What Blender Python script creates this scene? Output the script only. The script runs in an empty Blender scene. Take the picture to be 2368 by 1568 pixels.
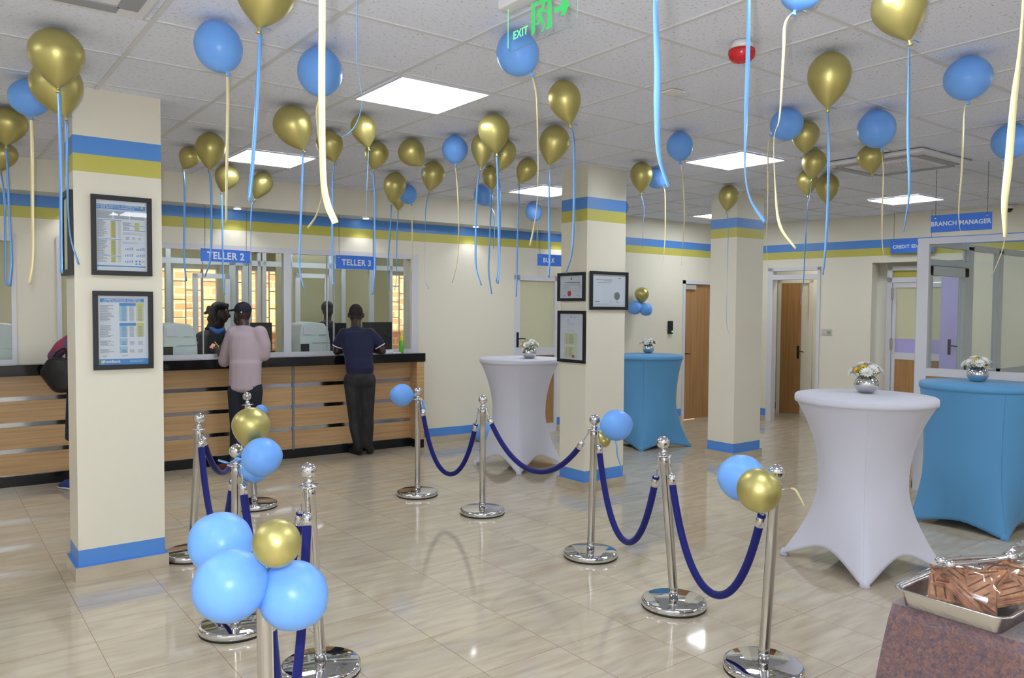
import bpy, bmesh, math, random
import numpy as np
from mathutils import Vector, Matrix, Euler
random.seed(7)
PI = math.pi
SC = bpy.context.scene
COL = SC.collection

# ---------------------------------------------------------------- camera
F_PX = 1811.26
FW = Vector((0.60418278, 0.79590735, -0.03866082))
RT = Vector((0.79664376, -0.60441066, 0.00681712))
UP = Vector((0.01794121, 0.03491769, 0.99922914))
EYE = Vector((0, 0, 1.755))
cam = bpy.data.cameras.new('camera'); cam.sensor_width = 36.0
cam.lens = F_PX / 2368 * 36.0; cam.clip_start = .05; cam.clip_end = 200
co = bpy.data.objects.new('camera', cam); COL.objects.link(co)
co.matrix_world = Matrix(((RT.x, UP.x, -FW.x, EYE.x), (RT.y, UP.y, -FW.y, EYE.y), (RT.z, UP.z, -FW.z, EYE.z), (0, 0, 0, 1)))
SC.camera = co

# ---------------------------------------------------------------- world, exposure, lights
SC.view_settings.view_transform = 'Standard'; SC.view_settings.look = 'None'
SC.view_settings.gamma = 1; SC.view_settings.use_curve_mapping = False
SC.view_settings.exposure = 0.0  # set below the lights
w = bpy.data.worlds.new('sky'); SC.world = w; w.use_nodes = True
w.node_tree.nodes['Background'].inputs[0].default_value = (.80, .88, 1, 1)
w.node_tree.nodes['Background'].inputs[1].default_value = 1.3
SC.cycles.max_bounces = 9; SC.cycles.diffuse_bounces = 4; SC.cycles.glossy_bounces = 4
SC.cycles.transparent_max_bounces = 16; SC.cycles.use_denoising = True
SC.cycles.sample_clamp_indirect = 6; SC.cycles.caustics_reflective = False; SC.cycles.caustics_refractive = False

def lamp(name, kind, loc, energy, size=.1, rot=None, color=(1, 1, 1), spot=None):
    l = bpy.data.lights.new(name, kind); l.energy = energy; l.color = color
    if kind == 'SUN': l.angle = math.radians(.6)
    elif kind == 'AREA': l.size = size
    else: l.shadow_soft_size = size
    if spot: l.spot_size = spot; l.spot_blend = .6
    o = bpy.data.objects.new(name, l); COL.objects.link(o); o.location = loc
    if rot: o.rotation_euler = rot
    return o
PANEL_E = 18.5           # ceiling panels glow
lamp('camera_flash', 'POINT', EYE + UP * .13 - RT * .07 + FW * .05, 230, .03, color=(.90, .95, 1))
s = lamp('sun', 'SUN', (0, 0, 10), 16, color=(1, .9, .7))
s.rotation_euler = Vector((.8, .42, -.62)).to_track_quat('-Z', 'Y').to_euler()

# ---------------------------------------------------------------- helpers: rays from the camera onto planes of the room
def ray(px, py): return FW + RT * ((px - 1184) / F_PX) - UP * ((py - 784) / F_PX)
def at_z(px, py, z): r = ray(px, py); return EYE + r * ((z - EYE.z) / r.z)
def at_d(px, py, D): return EYE + ray(px, py) * D

class Frame:
    """local axes: X along the wall, Y into the wall (away from the hall), Z up"""
    def __init__(s, p0, d):
        d = Vector((d[0], d[1], 0)).normalized(); s.d = d; s.y = Vector((-d.y, d.x, 0)); s.p0 = Vector((p0[0], p0[1], 0))
        s.m = Matrix(((d.x, s.y.x, 0, p0[0]), (d.y, s.y.y, 0, p0[1]), (0, 0, 1, 0), (0, 0, 0, 1)))
    def at(s, px, py, y=0.):
        r = ray(px, py); o = s.p0 + s.y * y - EYE
        X = r * (o.dot(s.y) / r.dot(s.y)) + EYE - s.p0
        return X.dot(s.d), X.z
WA = Frame((0, 8.93), (1, -.05))
WR = Frame((8, 8.2), (1, 0))
RW = Frame((10.7, 7.5), (.17, -1))
PF = Frame((7.78, 3.715), (.17, -1))
ID = Matrix.Identity(4)

# ---------------------------------------------------------------- materials
def lin(c):
    return tuple(((x / 255) / 12.92 if x / 255 <= .04045 else ((x / 255 + .055) / 1.055) ** 2.4) for x in c) + (1,)
MATS = {}
def mat(name, c, rough=.5, metal=0., spec=.5, coat=0., emit=0., noise=None, bump=0., bscale=60, sheen=0, alpha=1, sss=0):
    if name in MATS: return MATS[name]
    m = bpy.data.materials.new(name); m.use_nodes = True; MATS[name] = m
    nt = m.node_tree; b = nt.nodes['Principled BSDF']
    col = lin(c)
    b.inputs['Base Color'].default_value = col; b.inputs['Roughness'].default_value = rough
    b.inputs['Metallic'].default_value = metal; b.inputs['Specular IOR Level'].default_value = spec
    b.inputs['Coat Weight'].default_value = coat; b.inputs['Coat Roughness'].default_value = .05
    if sheen: b.inputs['Sheen Weight'].default_value = sheen; b.inputs['Sheen Roughness'].default_value = .3
    if alpha < 1: b.inputs['Alpha'].default_value = alpha
    if sss: b.inputs['Subsurface Weight'].default_value = sss; b.inputs['Subsurface Radius'].default_value = (.05, .05, .05)
    if emit: b.inputs['Emission Color'].default_value = col; b.inputs['Emission Strength'].default_value = emit
    if noise:   # (c2, scale vec, detail, lo, hi)
        c2, sc, lo, hi = noise
        tc = nt.nodes.new('ShaderNodeTexCoord'); mp = nt.nodes.new('ShaderNodeMapping'); mp.inputs['Scale'].default_value = sc
        n = nt.nodes.new('ShaderNodeTexNoise'); n.inputs['Scale'].default_value = 1; n.inputs['Detail'].default_value = 5
        r = nt.nodes.new('ShaderNodeValToRGB'); r.color_ramp.elements[0].position = lo; r.color_ramp.elements[1].position = hi
        r.color_ramp.elements[0].color = col; r.color_ramp.elements[1].color = lin(c2)
        nt.links.new(tc.outputs['Object'], mp.inputs[0]); nt.links.new(mp.outputs[0], n.inputs[0])
        nt.links.new(n.outputs[0], r.inputs[0]); nt.links.new(r.outputs[0], b.inputs['Base Color'])
    if bump:
        n = nt.nodes.new('ShaderNodeTexNoise'); n.inputs['Scale'].default_value = bscale; n.inputs['Detail'].default_value = 4
        tc = nt.nodes.new('ShaderNodeTexCoord'); nt.links.new(tc.outputs['Object'], n.inputs[0])
        bp = nt.nodes.new('ShaderNodeBump'); bp.inputs['Strength'].default_value = bump; bp.inputs['Distance'].default_value = .01
        nt.links.new(n.outputs[0], bp.inputs['Height']); nt.links.new(bp.outputs[0], b.inputs['Normal'])
    return m

M_WALL = mat('cream_paint', (226, 221, 205), .38, bump=.05, bscale=25)
M_BLUE = mat('blue_band_paint', (84, 142, 218), .35)
M_YEL = mat('mustard_band_paint', (194, 188, 90), .38)
M_WHITE = mat('white_aluminium', (212, 212, 220), .3)
M_GREYFR = mat('grey_aluminium', (190, 196, 202), .35, .1)
M_BLACK = mat('black_frame', (26, 27, 32), .4)
M_SKIRT = mat('tile_skirting', (196, 184, 164), .15, noise=((176, 162, 140), (3, 3, 9), .35, .7))
M_WOOD = mat('light_oak_laminate', (206, 170, 126), .3, noise=((186, 146, 102), (1.2, 1.2, 42), .35, .68))
M_DWOOD = mat('door_oak_veneer', (178, 134, 86), .38, noise=((156, 114, 70), (26, 26, 1.3), .3, .7))
M_GRAN = mat('black_granite', (14, 14, 17), .07, spec=.6)
M_KICK = mat('black_kick_tile', (16, 17, 22), .18)
M_CHROME = mat('polished_chrome', (225, 225, 228), .04, 1)
M_STEEL = mat('steel_tube', (205, 203, 200), .14, 1)
M_MIRROR = mat('mirror_trim', (190, 192, 200), .12, 1)
M_RUBBER = mat('black_rubber', (18, 18, 18), .6)
M_VELVET = mat('royal_blue_velvet', (10, 18, 104), .85, sheen=.25, bump=.15, bscale=120)
M_BB = mat('blue_latex', (118, 173, 246), .33, spec=.3, sss=.5)
M_GB = mat('chrome_gold_latex', (188, 178, 112), .38, .72, spec=.6)
M_RB = mat('blue_ribbon', (112, 168, 232), .28, .25, spec=.7)
M_RY = mat('gold_ribbon', (228, 216, 166), .32, .2, spec=.7)
M_SIGN = mat('blue_sign_board', (60, 120, 226), .35)
M_SIGNT = mat('white_sign_lettering', (222, 228, 240), .5)
M_CHAIN = mat('dull_chain', (120, 112, 100), .45, .8)
M_PAPER = mat('paper', (214, 216, 232), .45)
M_PBLUE = mat('print_blue', (72, 136, 208), .5)
M_PLBLUE = mat('print_pale_blue', (156, 194, 232), .5)
M_PYEL = mat('print_mustard', (200, 194, 108), .5)
M_PGREY = mat('print_grey', (120, 122, 132), .6)
M_PLGREY = mat('print_light_grey', (172, 174, 184), .6)
M_PRED = mat('red_seal', (190, 50, 58), .5)
M_PCREAM = mat('print_cream', (206, 206, 176), .5)
M_LIGHT = mat('lit_diffuser', (243, 249, 255), .5, emit=PANEL_E)
M_LED = mat('green_led', (60, 255, 90), .5, emit=3)
M_EXIT = mat('lit_green_etching', (62, 200, 104), .4, emit=.42)
M_EXITE = mat('bright_green_edge', (120, 245, 150), .4, emit=.7)
M_RED = mat('red_plastic', (200, 32, 38), .25)
M_WPL = mat('white_plastic', (225, 224, 228), .35)
M_SKIN = mat('dark_brown_skin', (58, 38, 32), .42, noise=((46, 30, 25), (14, 14, 14), .3, .7))
M_HAIR = mat('black_hair', (16, 14, 15), .7, bump=.5, bscale=220)
M_MACH = mat('pale_grey_green_casing', (214, 223, 224), .4)
M_DARK = mat('dark_plastic', (24, 26, 32), .3)
M_CLW = mat('white_stretch_cloth', (208, 208, 222), .75, bump=.04, bscale=300, sheen=.2)
M_CLB = mat('turquoise_stretch_cloth', (90, 154, 204), .75, bump=.04, bscale=300, sheen=.2)
M_PETAL = mat('white_petal', (248, 248, 244), .6, sss=.5)
M_YPET = mat('yellow_petal', (232, 200, 40), .6)
M_LEAF = mat('green_leaf', (60, 96, 44), .5)
M_FOIL = mat('aluminium_tray', (206, 204, 200), .22, 1, bump=.15, bscale=40)
M_LAV = mat('lavender_panel', (176, 168, 224), .5)
M_OFFW = mat('office_wall_paint', (214, 206, 172), .5)

def glass(name, tint=(250, 252, 251), rough=.01, refl=.4, ghost=.02):
    m = bpy.data.materials.new(name); m.use_nodes = True; nt = m.node_tree; nt.nodes.clear()
    out = nt.nodes.new('ShaderNodeOutputMaterial'); mx = nt.nodes.new('ShaderNodeMixShader')
    tr = nt.nodes.new('ShaderNodeBsdfTransparent'); tr.inputs[0].default_value = lin(tint)
    gl = nt.nodes.new('ShaderNodeBsdfGlossy'); gl.inputs['Roughness'].default_value = rough
    fr = nt.nodes.new('ShaderNodeLayerWeight'); fr.inputs[0].default_value = .5
    pw = nt.nodes.new('ShaderNodeMath'); pw.operation = 'POWER'; pw.inputs[1].default_value = 5; nt.links.new(fr.outputs['Facing'], pw.inputs[0])
    ma = nt.nodes.new('ShaderNodeMath'); ma.operation = 'MULTIPLY_ADD'; ma.inputs[1].default_value = refl; ma.inputs[2].default_value = ghost
    nt.links.new(pw.outputs[0], ma.inputs[0]); nt.links.new(ma.outputs[0], mx.inputs[0])
    nt.links.new(tr.outputs[0], mx.inputs[1]); nt.links.new(gl.outputs[0], mx.inputs[2]); nt.links.new(mx.outputs[0], out.inputs[0])
    return m
M_GLASS = glass('clear_glass')
M_ACRY = glass('clear_acrylic', (252, 254, 253), .02, .4, .01)
M_WRAP = glass('cling_film', (250, 250, 252), .12, .6, .1)

def floor_mat():
    m = bpy.data.materials.new('polished_beige_floor_tile'); m.use_nodes = True; nt = m.node_tree; b = nt.nodes['Principled BSDF']
    N = nt.nodes.new; L = nt.links.new
    tc = N('ShaderNodeTexCoord'); sx = N('ShaderNodeSeparateXYZ'); L(tc.outputs['Object'], sx.inputs[0])
    def edge(out, off, pitch, wid):
        a = N('ShaderNodeMath'); a.operation = 'SUBTRACT'; a.inputs[1].default_value = off; L(out, a.inputs[0])
        d = N('ShaderNodeMath'); d.operation = 'DIVIDE'; d.inputs[1].default_value = pitch; L(a.outputs[0], d.inputs[0])
        p = N('ShaderNodeMath'); p.operation = 'PINGPONG'; p.inputs[1].default_value = .5; L(d.outputs[0], p.inputs[0])
        c = N('ShaderNodeMath'); c.operation = 'LESS_THAN'; c.inputs[1].default_value = wid / pitch; L(p.outputs[0], c.inputs[0])
        fl = N('ShaderNodeMath'); fl.operation = 'FLOOR'; L(d.outputs[0], fl.inputs[0])
        return c.outputs[0], fl.outputs[0]
    ex, fx = edge(sx.outputs[0], .712, .479, .0016); ey, fy = edge(sx.outputs[1], 3.034, .4925, .0016)
    mxe = N('ShaderNodeMath'); mxe.operation = 'MAXIMUM'; L(ex, mxe.inputs[0]); L(ey, mxe.inputs[1])
    # per-tile offset so that veins break at joints
    cb = N('ShaderNodeCombineXYZ'); L(fx, cb.inputs[0]); L(fy, cb.inputs[1])
    wn = N('ShaderNodeTexWhiteNoise'); L(cb.outputs[0], wn.inputs[0])
    vs = N('ShaderNodeVectorMath'); vs.operation = 'SCALE'; vs.inputs['Scale'].default_value = 7; L(wn.outputs['Color'], vs.inputs[0])
    va = N('ShaderNodeVectorMath'); va.operation = 'ADD'; L(tc.outputs['Object'], va.inputs[0]); L(vs.outputs[0], va.inputs[1])
    mp = N('ShaderNodeMapping'); mp.inputs['Rotation'].default_value = (0, 0, math.radians(40)); mp.inputs['Scale'].default_value = (2.2, 13, 1); L(va.outputs[0], mp.inputs[0])
    n = N('ShaderNodeTexNoise'); n.inputs['Scale'].default_value = 1.2; n.inputs['Detail'].default_value = 7; n.inputs['Distortion'].default_value = .5; L(mp.outputs[0], n.inputs[0])
    r = N('ShaderNodeValToRGB'); e = r.color_ramp.elements
    e[0].position = .3; e[0].color = lin((178, 164, 143)); e[1].position = .72; e[1].color = lin((199, 188, 169))
    e2 = e.new(.5); e2.color = lin((189, 177, 157)); L(n.outputs[0], r.inputs[0])
    mx = N('ShaderNodeMix'); mx.data_type = 'RGBA'; L(mxe.outputs[0], mx.inputs[0]); L(r.outputs[0], mx.inputs[6]); mx.inputs[7].default_value = lin((146, 114, 88))
    L(mx.outputs[2], b.inputs['Base Color'])
    b.inputs['Roughness'].default_value = .06; b.inputs['Specular IOR Level'].default_value = .62
    n2 = N('ShaderNodeTexNoise'); n2.inputs['Scale'].default_value = 3.5; L(tc.outputs['Object'], n2.inputs[0])
    bp = N('ShaderNodeBump'); bp.inputs['Strength'].default_value = .05; bp.inputs['Distance'].default_value = .01; L(n2.outputs[0], bp.inputs['Height']); L(bp.outputs[0], b.inputs['Normal'])
    return m
M_FLOOR = floor_mat()

def ceil_mat():
    m = bpy.data.materials.new('speckled_ceiling_tile'); m.use_nodes = True; nt = m.node_tree; b = nt.nodes['Principled BSDF']
    N = nt.nodes.new; L = nt.links.new
    tc = N('ShaderNodeTexCoord'); mp = N('ShaderNodeMapping'); mp.inputs['Rotation'].default_value = (0, 0, .2); mp.inputs['Scale'].default_value = (45, 110, 1)
    L(tc.outputs['Object'], mp.inputs[0]); n = N('ShaderNodeTexNoise'); n.inputs['Scale'].default_value = 1; n.inputs['Detail'].default_value = 3; L(mp.outputs[0], n.inputs[0])
    r = N('ShaderNodeValToRGB'); e = r.color_ramp.elements; e[0].position = .30; e[0].color = lin((180, 182, 192)); e[1].position = .40; e[1].color = lin((232, 236, 250)); L(n.outputs[0], r.inputs[0])
    L(r.outputs[0], b.inputs['Base Color']); b.inputs['Roughness'].default_value = .9
    bp = N('ShaderNodeBump'); bp.inputs['Strength'].default_value = .25; bp.inputs['Distance'].default_value = .004; L(n.outputs[0], bp.inputs['Height']); L(bp.outputs[0], b.inputs['Normal'])
    return m
M_CEIL = ceil_mat()

def brick_mat():
    m = bpy.data.materials.new('orange_brickwork'); m.use_nodes = True; nt = m.node_tree; b = nt.nodes['Principled BSDF']
    tc = nt.nodes.new('ShaderNodeTexCoord'); mp = nt.nodes.new('ShaderNodeMapping'); mp.inputs['Rotation'].default_value = (PI / 2, 0, 0)
    br = nt.nodes.new('ShaderNodeTexBrick'); br.inputs['Color1'].default_value = lin((216, 146, 108)); br.inputs['Color2'].default_value = lin((232, 190, 146)); br.inputs['Mortar'].default_value = lin((226, 210, 180))
    br.inputs['Scale'].default_value = 1; br.inputs['Mortar Size'].default_value = .014; br.inputs['Brick Width'].default_value = .3; br.inputs['Row Height'].default_value = .13
    nt.links.new(tc.outputs['Object'], mp.inputs[0]); nt.links.new(mp.outputs[0], br.inputs[0]); nt.links.new(br.outputs[0], b.inputs['Base Color']); b.inputs['Roughness'].default_value = .9
    return m
M_BRICK = brick_mat()

def brocade():
    m = bpy.data.materials.new('brown_blue_brocade'); m.use_nodes = True; nt = m.node_tree; b = nt.nodes['Principled BSDF']
    tc = nt.nodes.new('ShaderNodeTexCoord'); n = nt.nodes.new('ShaderNodeTexNoise'); n.inputs['Scale'].default_value = 75; n.inputs['Detail'].default_value = 8; n.inputs['Distortion'].default_value = 1.2
    r = nt.nodes.new('ShaderNodeValToRGB'); e = r.color_ramp.elements; e[0].position = .34; e[0].color = lin((66, 60, 76)); e[1].position = .68; e[1].color = lin((126, 88, 76))
    nt.links.new(tc.outputs['Object'], n.inputs[0]); nt.links.new(n.outputs[0], r.inputs[0]); nt.links.new(r.outputs[0], b.inputs['Base Color'])
    b.inputs['Roughness'].default_value = .5; b.inputs['Sheen Weight'].default_value = .4
    return m
M_BROC = brocade()
def toast():
    m = mat('toasted_bread', (184, 132, 92), .6, noise=((122, 76, 50), (26, 26, 26), .4, .66), bump=.5, bscale=160); return m
M_TOAST = toast()

# ---------------------------------------------------------------- mesh builder
class B:
    def __init__(s): s.v = []; s.f = []; s.mi = []; s.sm = []; s.mats = []
    def mid(s, m):
        if m not in s.mats: s.mats.append(m)
        return s.mats.index(m)
    def add(s, vs, fs, m, smooth=False, M=None):
        o = len(s.v)
        s.v += [tuple(M @ Vector(v)) for v in vs] if M is not None else [tuple(v) for v in vs]
        i = s.mid(m)
        for f in fs: s.f.append([o + k for k in f]); s.mi.append(i); s.sm.append(smooth)
        return s
    def box(s, x0, x1, y0, y1, z0, z1, m, M=None):
        v = [(x, y, z) for z in (z0, z1) for y in (y0, y1) for x in (x0, x1)]
        return s.add(v, [(0, 2, 3, 1), (4, 5, 7, 6), (0, 1, 5, 4), (2, 6, 7, 3), (0, 4, 6, 2), (1, 3, 7, 5)], m, False, M)
    def lathe(s, prof, m, M=None, n=28, smooth=True, caps=True):
        vs = []; fs = []
        for (r, z) in prof:
            for k in range(n): a = 2 * PI * k / n; vs.append((r * math.cos(a), r * math.sin(a), z))
        for i in range(len(prof) - 1):
            for k in range(n): fs.append((i * n + k, i * n + (k + 1) % n, (i + 1) * n + (k + 1) % n, (i + 1) * n + k))
        if caps: fs.append(tuple(range(n))[::-1]); fs.append(tuple((len(prof) - 1) * n + k for k in range(n)))
        return s.add(vs, fs, m, smooth, M)
    def tube(s, pts, rad, m, n=10, M=None, cap=True):
        pts = [Vector(p) for p in pts]; rads = rad if isinstance(rad, (list, tuple)) else [rad] * len(pts)
        vs = []; fs = []; ref = None
        for i, p in enumerate(pts):
            t = (pts[min(i + 1, len(pts) - 1)] - pts[max(i - 1, 0)]).normalized()
            if ref is None: ref = Vector((0, 0, 1)) if abs(t.z) < .9 else Vector((1, 0, 0))
            a = t.cross(ref).normalized(); b_ = a.cross(t).normalized(); ref = b_
            for k in range(n):
                an = 2 * PI * k / n; vs.append(p + (a * math.cos(an) + b_ * math.sin(an)) * rads[i])
        for i in range(len(pts) - 1):
            for k in range(n): fs.append((i * n + k, i * n + (k + 1) % n, (i + 1) * n + (k + 1) % n, (i + 1) * n + k))
        if cap: fs.append(tuple(range(n))[::-1]); fs.append(tuple((len(pts) - 1) * n + k for k in range(n)))
        return s.add(vs, fs, m, True, M)
    def poly(s, pts, m, th=0, nrm=None, M=None):
        n = len(pts)
        if not th: return s.add(pts, [tuple(range(n))], m, False, M)
        nv = Vector(nrm) * th; vs = [Vector(p) for p in pts] + [Vector(p) + nv for p in pts]
        fs = [tuple(range(n))[::-1], tuple(range(n, 2 * n))] + [(i, (i + 1) % n, n + (i + 1) % n, n + i) for i in range(n)]
        return s.add(vs, fs, m, False, M)
    def text(s, string, size, M, m, bold=.02, th=.001, align='CENTER', xs=1):
        cu = bpy.data.curves.new('t', 'FONT'); cu.body = string; cu.size = size; cu.align_x = align; cu.align_y = 'CENTER'
        cu.offset = bold * size; cu.extrude = th; cu.resolution_u = 3; cu.space_character = 1.05 + bold
        o = bpy.data.objects.new('t', cu); COL.objects.link(o); bpy.context.view_layer.update()
        me = o.to_mesh(); vs = [(v.co.x * xs, v.co.y, v.co.z) for v in me.vertices]; fs = [tuple(p.vertices) for p in me.polygons]
        s.add(vs, fs, m, False, M); o.to_mesh_clear(); bpy.data.objects.remove(o); bpy.data.curves.remove(cu)
        return s
    def build(s, name, parent=None, M=None, bevel=0, kind=None):
        me = bpy.data.meshes.new(name); me.from_pydata(s.v, [], s.f)
        for m in s.mats: me.materials.append(m)
        for p, i, sm in zip(me.polygons, s.mi, s.sm): p.material_index = i; p.use_smooth = sm
        bm = bmesh.new(); bm.from_mesh(me); bmesh.ops.recalc_face_normals(bm, faces=bm.faces); bm.to_mesh(me); bm.free()
        o = bpy.data.objects.new(name, me); COL.objects.link(o)
        if parent is not None: o.parent = parent
        if M is not None: o.matrix_local = M
        if bevel:
            md = o.modifiers.new('bevel', 'BEVEL'); md.width = bevel; md.segments = 2; md.limit_method = 'ANGLE'
        if kind: o['kind'] = kind
        return o

def tag(o, label, cat, group=None):
    o['label'] = label; o['category'] = cat
    if group: o['group'] = group
    return o
def thing(name, label, cat, loc=(0, 0, 0), M=None, group=None):
    o = bpy.data.objects.new(name, None); COL.objects.link(o); o.empty_display_size = .1
    if M is not None: o.matrix_world = M
    else: o.location = loc
    return tag(o, label, cat, group)
def copy_tree(o, parent=None):
    c = o.copy(); COL.objects.link(c)
    if parent is not None: c.parent = parent
    for ch in o.children: copy_tree(ch, c)
    return c
def TXM(origin, xdir, ydir):
    x = Vector(xdir).normalized(); y = Vector(ydir).normalized(); z = x.cross(y)
    return Matrix(((x.x, y.x, z.x, origin[0]), (x.y, y.y, z.y, origin[1]), (x.z, y.z, z.z, origin[2]), (0, 0, 0, 1)))
def catmull(pts, n=8):
    P = [Vector(p) for p in pts]; P = [P[0] * 2 - P[1]] + P + [P[-1] * 2 - P[-2]]; out = []
    for i in range(1, len(P) - 2):
        for k in range(n):
            t = k / n; a, b, c, d = P[i - 1:i + 3]
            out.append(.5 * ((2 * b) + (c - a) * t + (2 * a - 5 * b + 4 * c - d) * t * t + (3 * b - a - 3 * c + d) * t ** 3))
    return out + [P[-2]]
LM = lambda x, y, z: Matrix.Translation((x, y, z))
ROTX90 = Matrix.Rotation(PI / 2, 4, 'X')

# ---------------------------------------------------------------- setting: floor, ceiling, walls
H = 3.125
B().box(-3.2, 13.5, -3.2, 9.2, -.1, 0, M_FLOOR).build('floor', kind='structure')
b = B()
lights = [(2.30, 4.11), (2.30, 6.83), (5.66, 4.21), (9.33, 4.46), (5.52, 6.73), (8.99, 6.9),
          (2.3, 1.2), (-1.1, 3.9), (-1.1, .9), (5.7, .9), (9.3, .9), (-1.3, 6.6), (2.3, -1.9), (5.7, -1.9)]  # this row is added out of view to light the near hall
b.box(-3.2, 13.5, -3.2, 9.0, H, H + .1, M_CEIL)
ceiling = b.build('ceiling', kind='structure')
M_TBAR = mat('ceiling_t_bar', (216, 217, 220), .5)
b = B()
xs = [2.265 + .67 * k for k in range(-8, 17)]; ys = [4.085 + .675 * k for k in range(-10, 8)]
for x in xs: b.box(x - .013, x + .013, -3, 8.55, H - .006, H + .001, M_TBAR)
for y in ys: b.box(-3, 13.4, y - .013, y + .013, H - .005, H + .001, M_TBAR)
b.build('trim_1', kind='structure')

def wall_boxes(b, solids, bands, M=None):
    """solids: (x0,x1,y0,y1,z0,z1); bands: [(z, mat)...] = material from that height upwards"""
    for (x0, x1, y0, y1, z0, z1) in solids:
        zs = [z0] + [z for z, _ in bands if z0 < z < z1] + [z1]
        for a, c in zip(zs[:-1], zs[1:]):
            m = M_WALL
            for z, mm in bands:
                if (a + c) / 2 >= z: m = mm
            b.box(x0, x1, y0, y1, a, c, m, M)
BANDS = [(0, M_WALL), (.09, M_BLUE), (.197, M_WALL), (2.60, M_YEL), (2.711, M_BLUE), (2.823, M_WALL)]
BANDR = [(0, M_WALL), (.09, M_BLUE), (.197, M_WALL), (2.548, M_YEL), (2.66, M_BLUE), (2.778, M_WALL)]
b = B()
wall_boxes(b, [(-3, -.2, 0, .2, 0, 2.43), (.76, 1.10, 0, .2, 1.1, 2.43), (-.2, 4.98, .02, .2, 0, 1.08), (-3, 8.1, 0, .2, 2.43, H),
               (4.98, 6.57, 0, .2, 0, 2.43), (6.57, 7.33, 0, .2, 2.22, 2.43), (7.33, 8.1, 0, .2, 0, 2.43)], BANDS)
b.build('wall_teller', M=WA.m, kind='structure')
B().box(-3, 8.0, -.33, 0, 2.823, H, M_WALL).build('trim_2', M=WA.m, kind='structure')      # bulkhead over the tellers
b = B()
sk = lambda b, x0, x1: b.box(x0, x1, -.02, 0, 0, .09, M_SKIRT)
sk(b, 5.10, 6.57); sk(b, 7.33, 8.1); b.build('baseboard_teller', M=WA.m, kind='structure')

b = B()
wall_boxes(b, [(0, 1.60, 0, .2, 0, H), (1.60, 2.42, 0, .2, 2.20, H), (2.42, 3.0, 0, .2, 0, H)], [(z if z < 1 else z - .003, m) for z, m in BANDS])
b.box(-.0, .2, .2, .8, 0, H, M_WALL); b.build('wall_far', M=WR.m, kind='structure')
b = B(); sk(b, 0, 1.58); sk(b, 2.44, 2.7); b.build('baseboard_far', M=WR.m, kind='structure')
b = B()
wall_boxes(b, [(-1.2, .10, 0, .2, 0, H), (.10, .88, 0, .2, 2.42, H), (.88, 1.64, 0, .25, 0, H), (1.64, 2.9, 0, .25, 2.45, H), (2.9, 9.5, 0, .2, 0, H)], BANDR)
b.box(1.60, 2.9, .42, .5, 2.2, H, M_WALL); b.build('wall_right', M=RW.m, kind='structure')
b = B(); sk(b, -.9, .08); sk(b, .93, 1.62); sk(b, 2.95, 9); b.build('baseboard_right', M=RW.m, kind='structure')
# walls behind and beside the camera
B().box(-3.2, -3.0, -3, 9.2, 0, H, M_WALL).box(-3.2, -2.99, -3, 9.2, .09, .197, M_BLUE).box(-3.2, -2.99, -3, 9.2, 2.6, 2.71, M_YEL).box(-3.2, -2.99, -3, 9.2, 2.711, 2.823, M_BLUE).build('wall_left', kind='structure')
B().box(-3, 13, -3.2, -3.0, 0, H, M_WALL).box(-3, 13, -3.2, -2.99, .09, .197, M_BLUE).box(-3, 13, -3.2, -2.99, 2.6, 2.71, M_YEL).box(-3, 13, -3.2, -2.99, 2.711, 2.823, M_BLUE).build('wall_back', kind='structure')

# pillars
for nm, x0, y0, wx, wy in (('left', .789, 5.585, .517, .331), ('middle', 5.08, 5.524, .518, .371), ('right', 7.539, 5.658, .508, .372)):
    b = B(); wall_boxes(b, [(x0, x0 + wx, y0, y0 + wy, 0, H)], BANDS)
    p = b.build('wall_pillar_' + nm, kind='structure')
    b = B(); b.box(x0 - .02, x0 + wx + .02, y0 - .02, y0 + wy + .02, 0, .09, M_SKIRT)
    b.box(x0 - .019, x0 + wx + .019, y0 - .019, y0 + wy + .019, .09, .095, M_BLUE); b.build('baseboard_pillar_' + nm, kind='structure')

# back office behind the glass, corridor
b = B()
OW = M_OFFW
b.box(-3, 8.1, 3.3, 3.45, 0, .95, OW); b.box(-3, 8.1, 3.3, 3.45, 2.35, 3.2, OW)
def ox(px): return WA.at(px, 680, 3.3)[0]
wins = [(ox(366), ox(388)), (ox(395), ox(506)), (ox(546), ox(598)), (ox(606), ox(648)), (ox(898), ox(960))]
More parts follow.
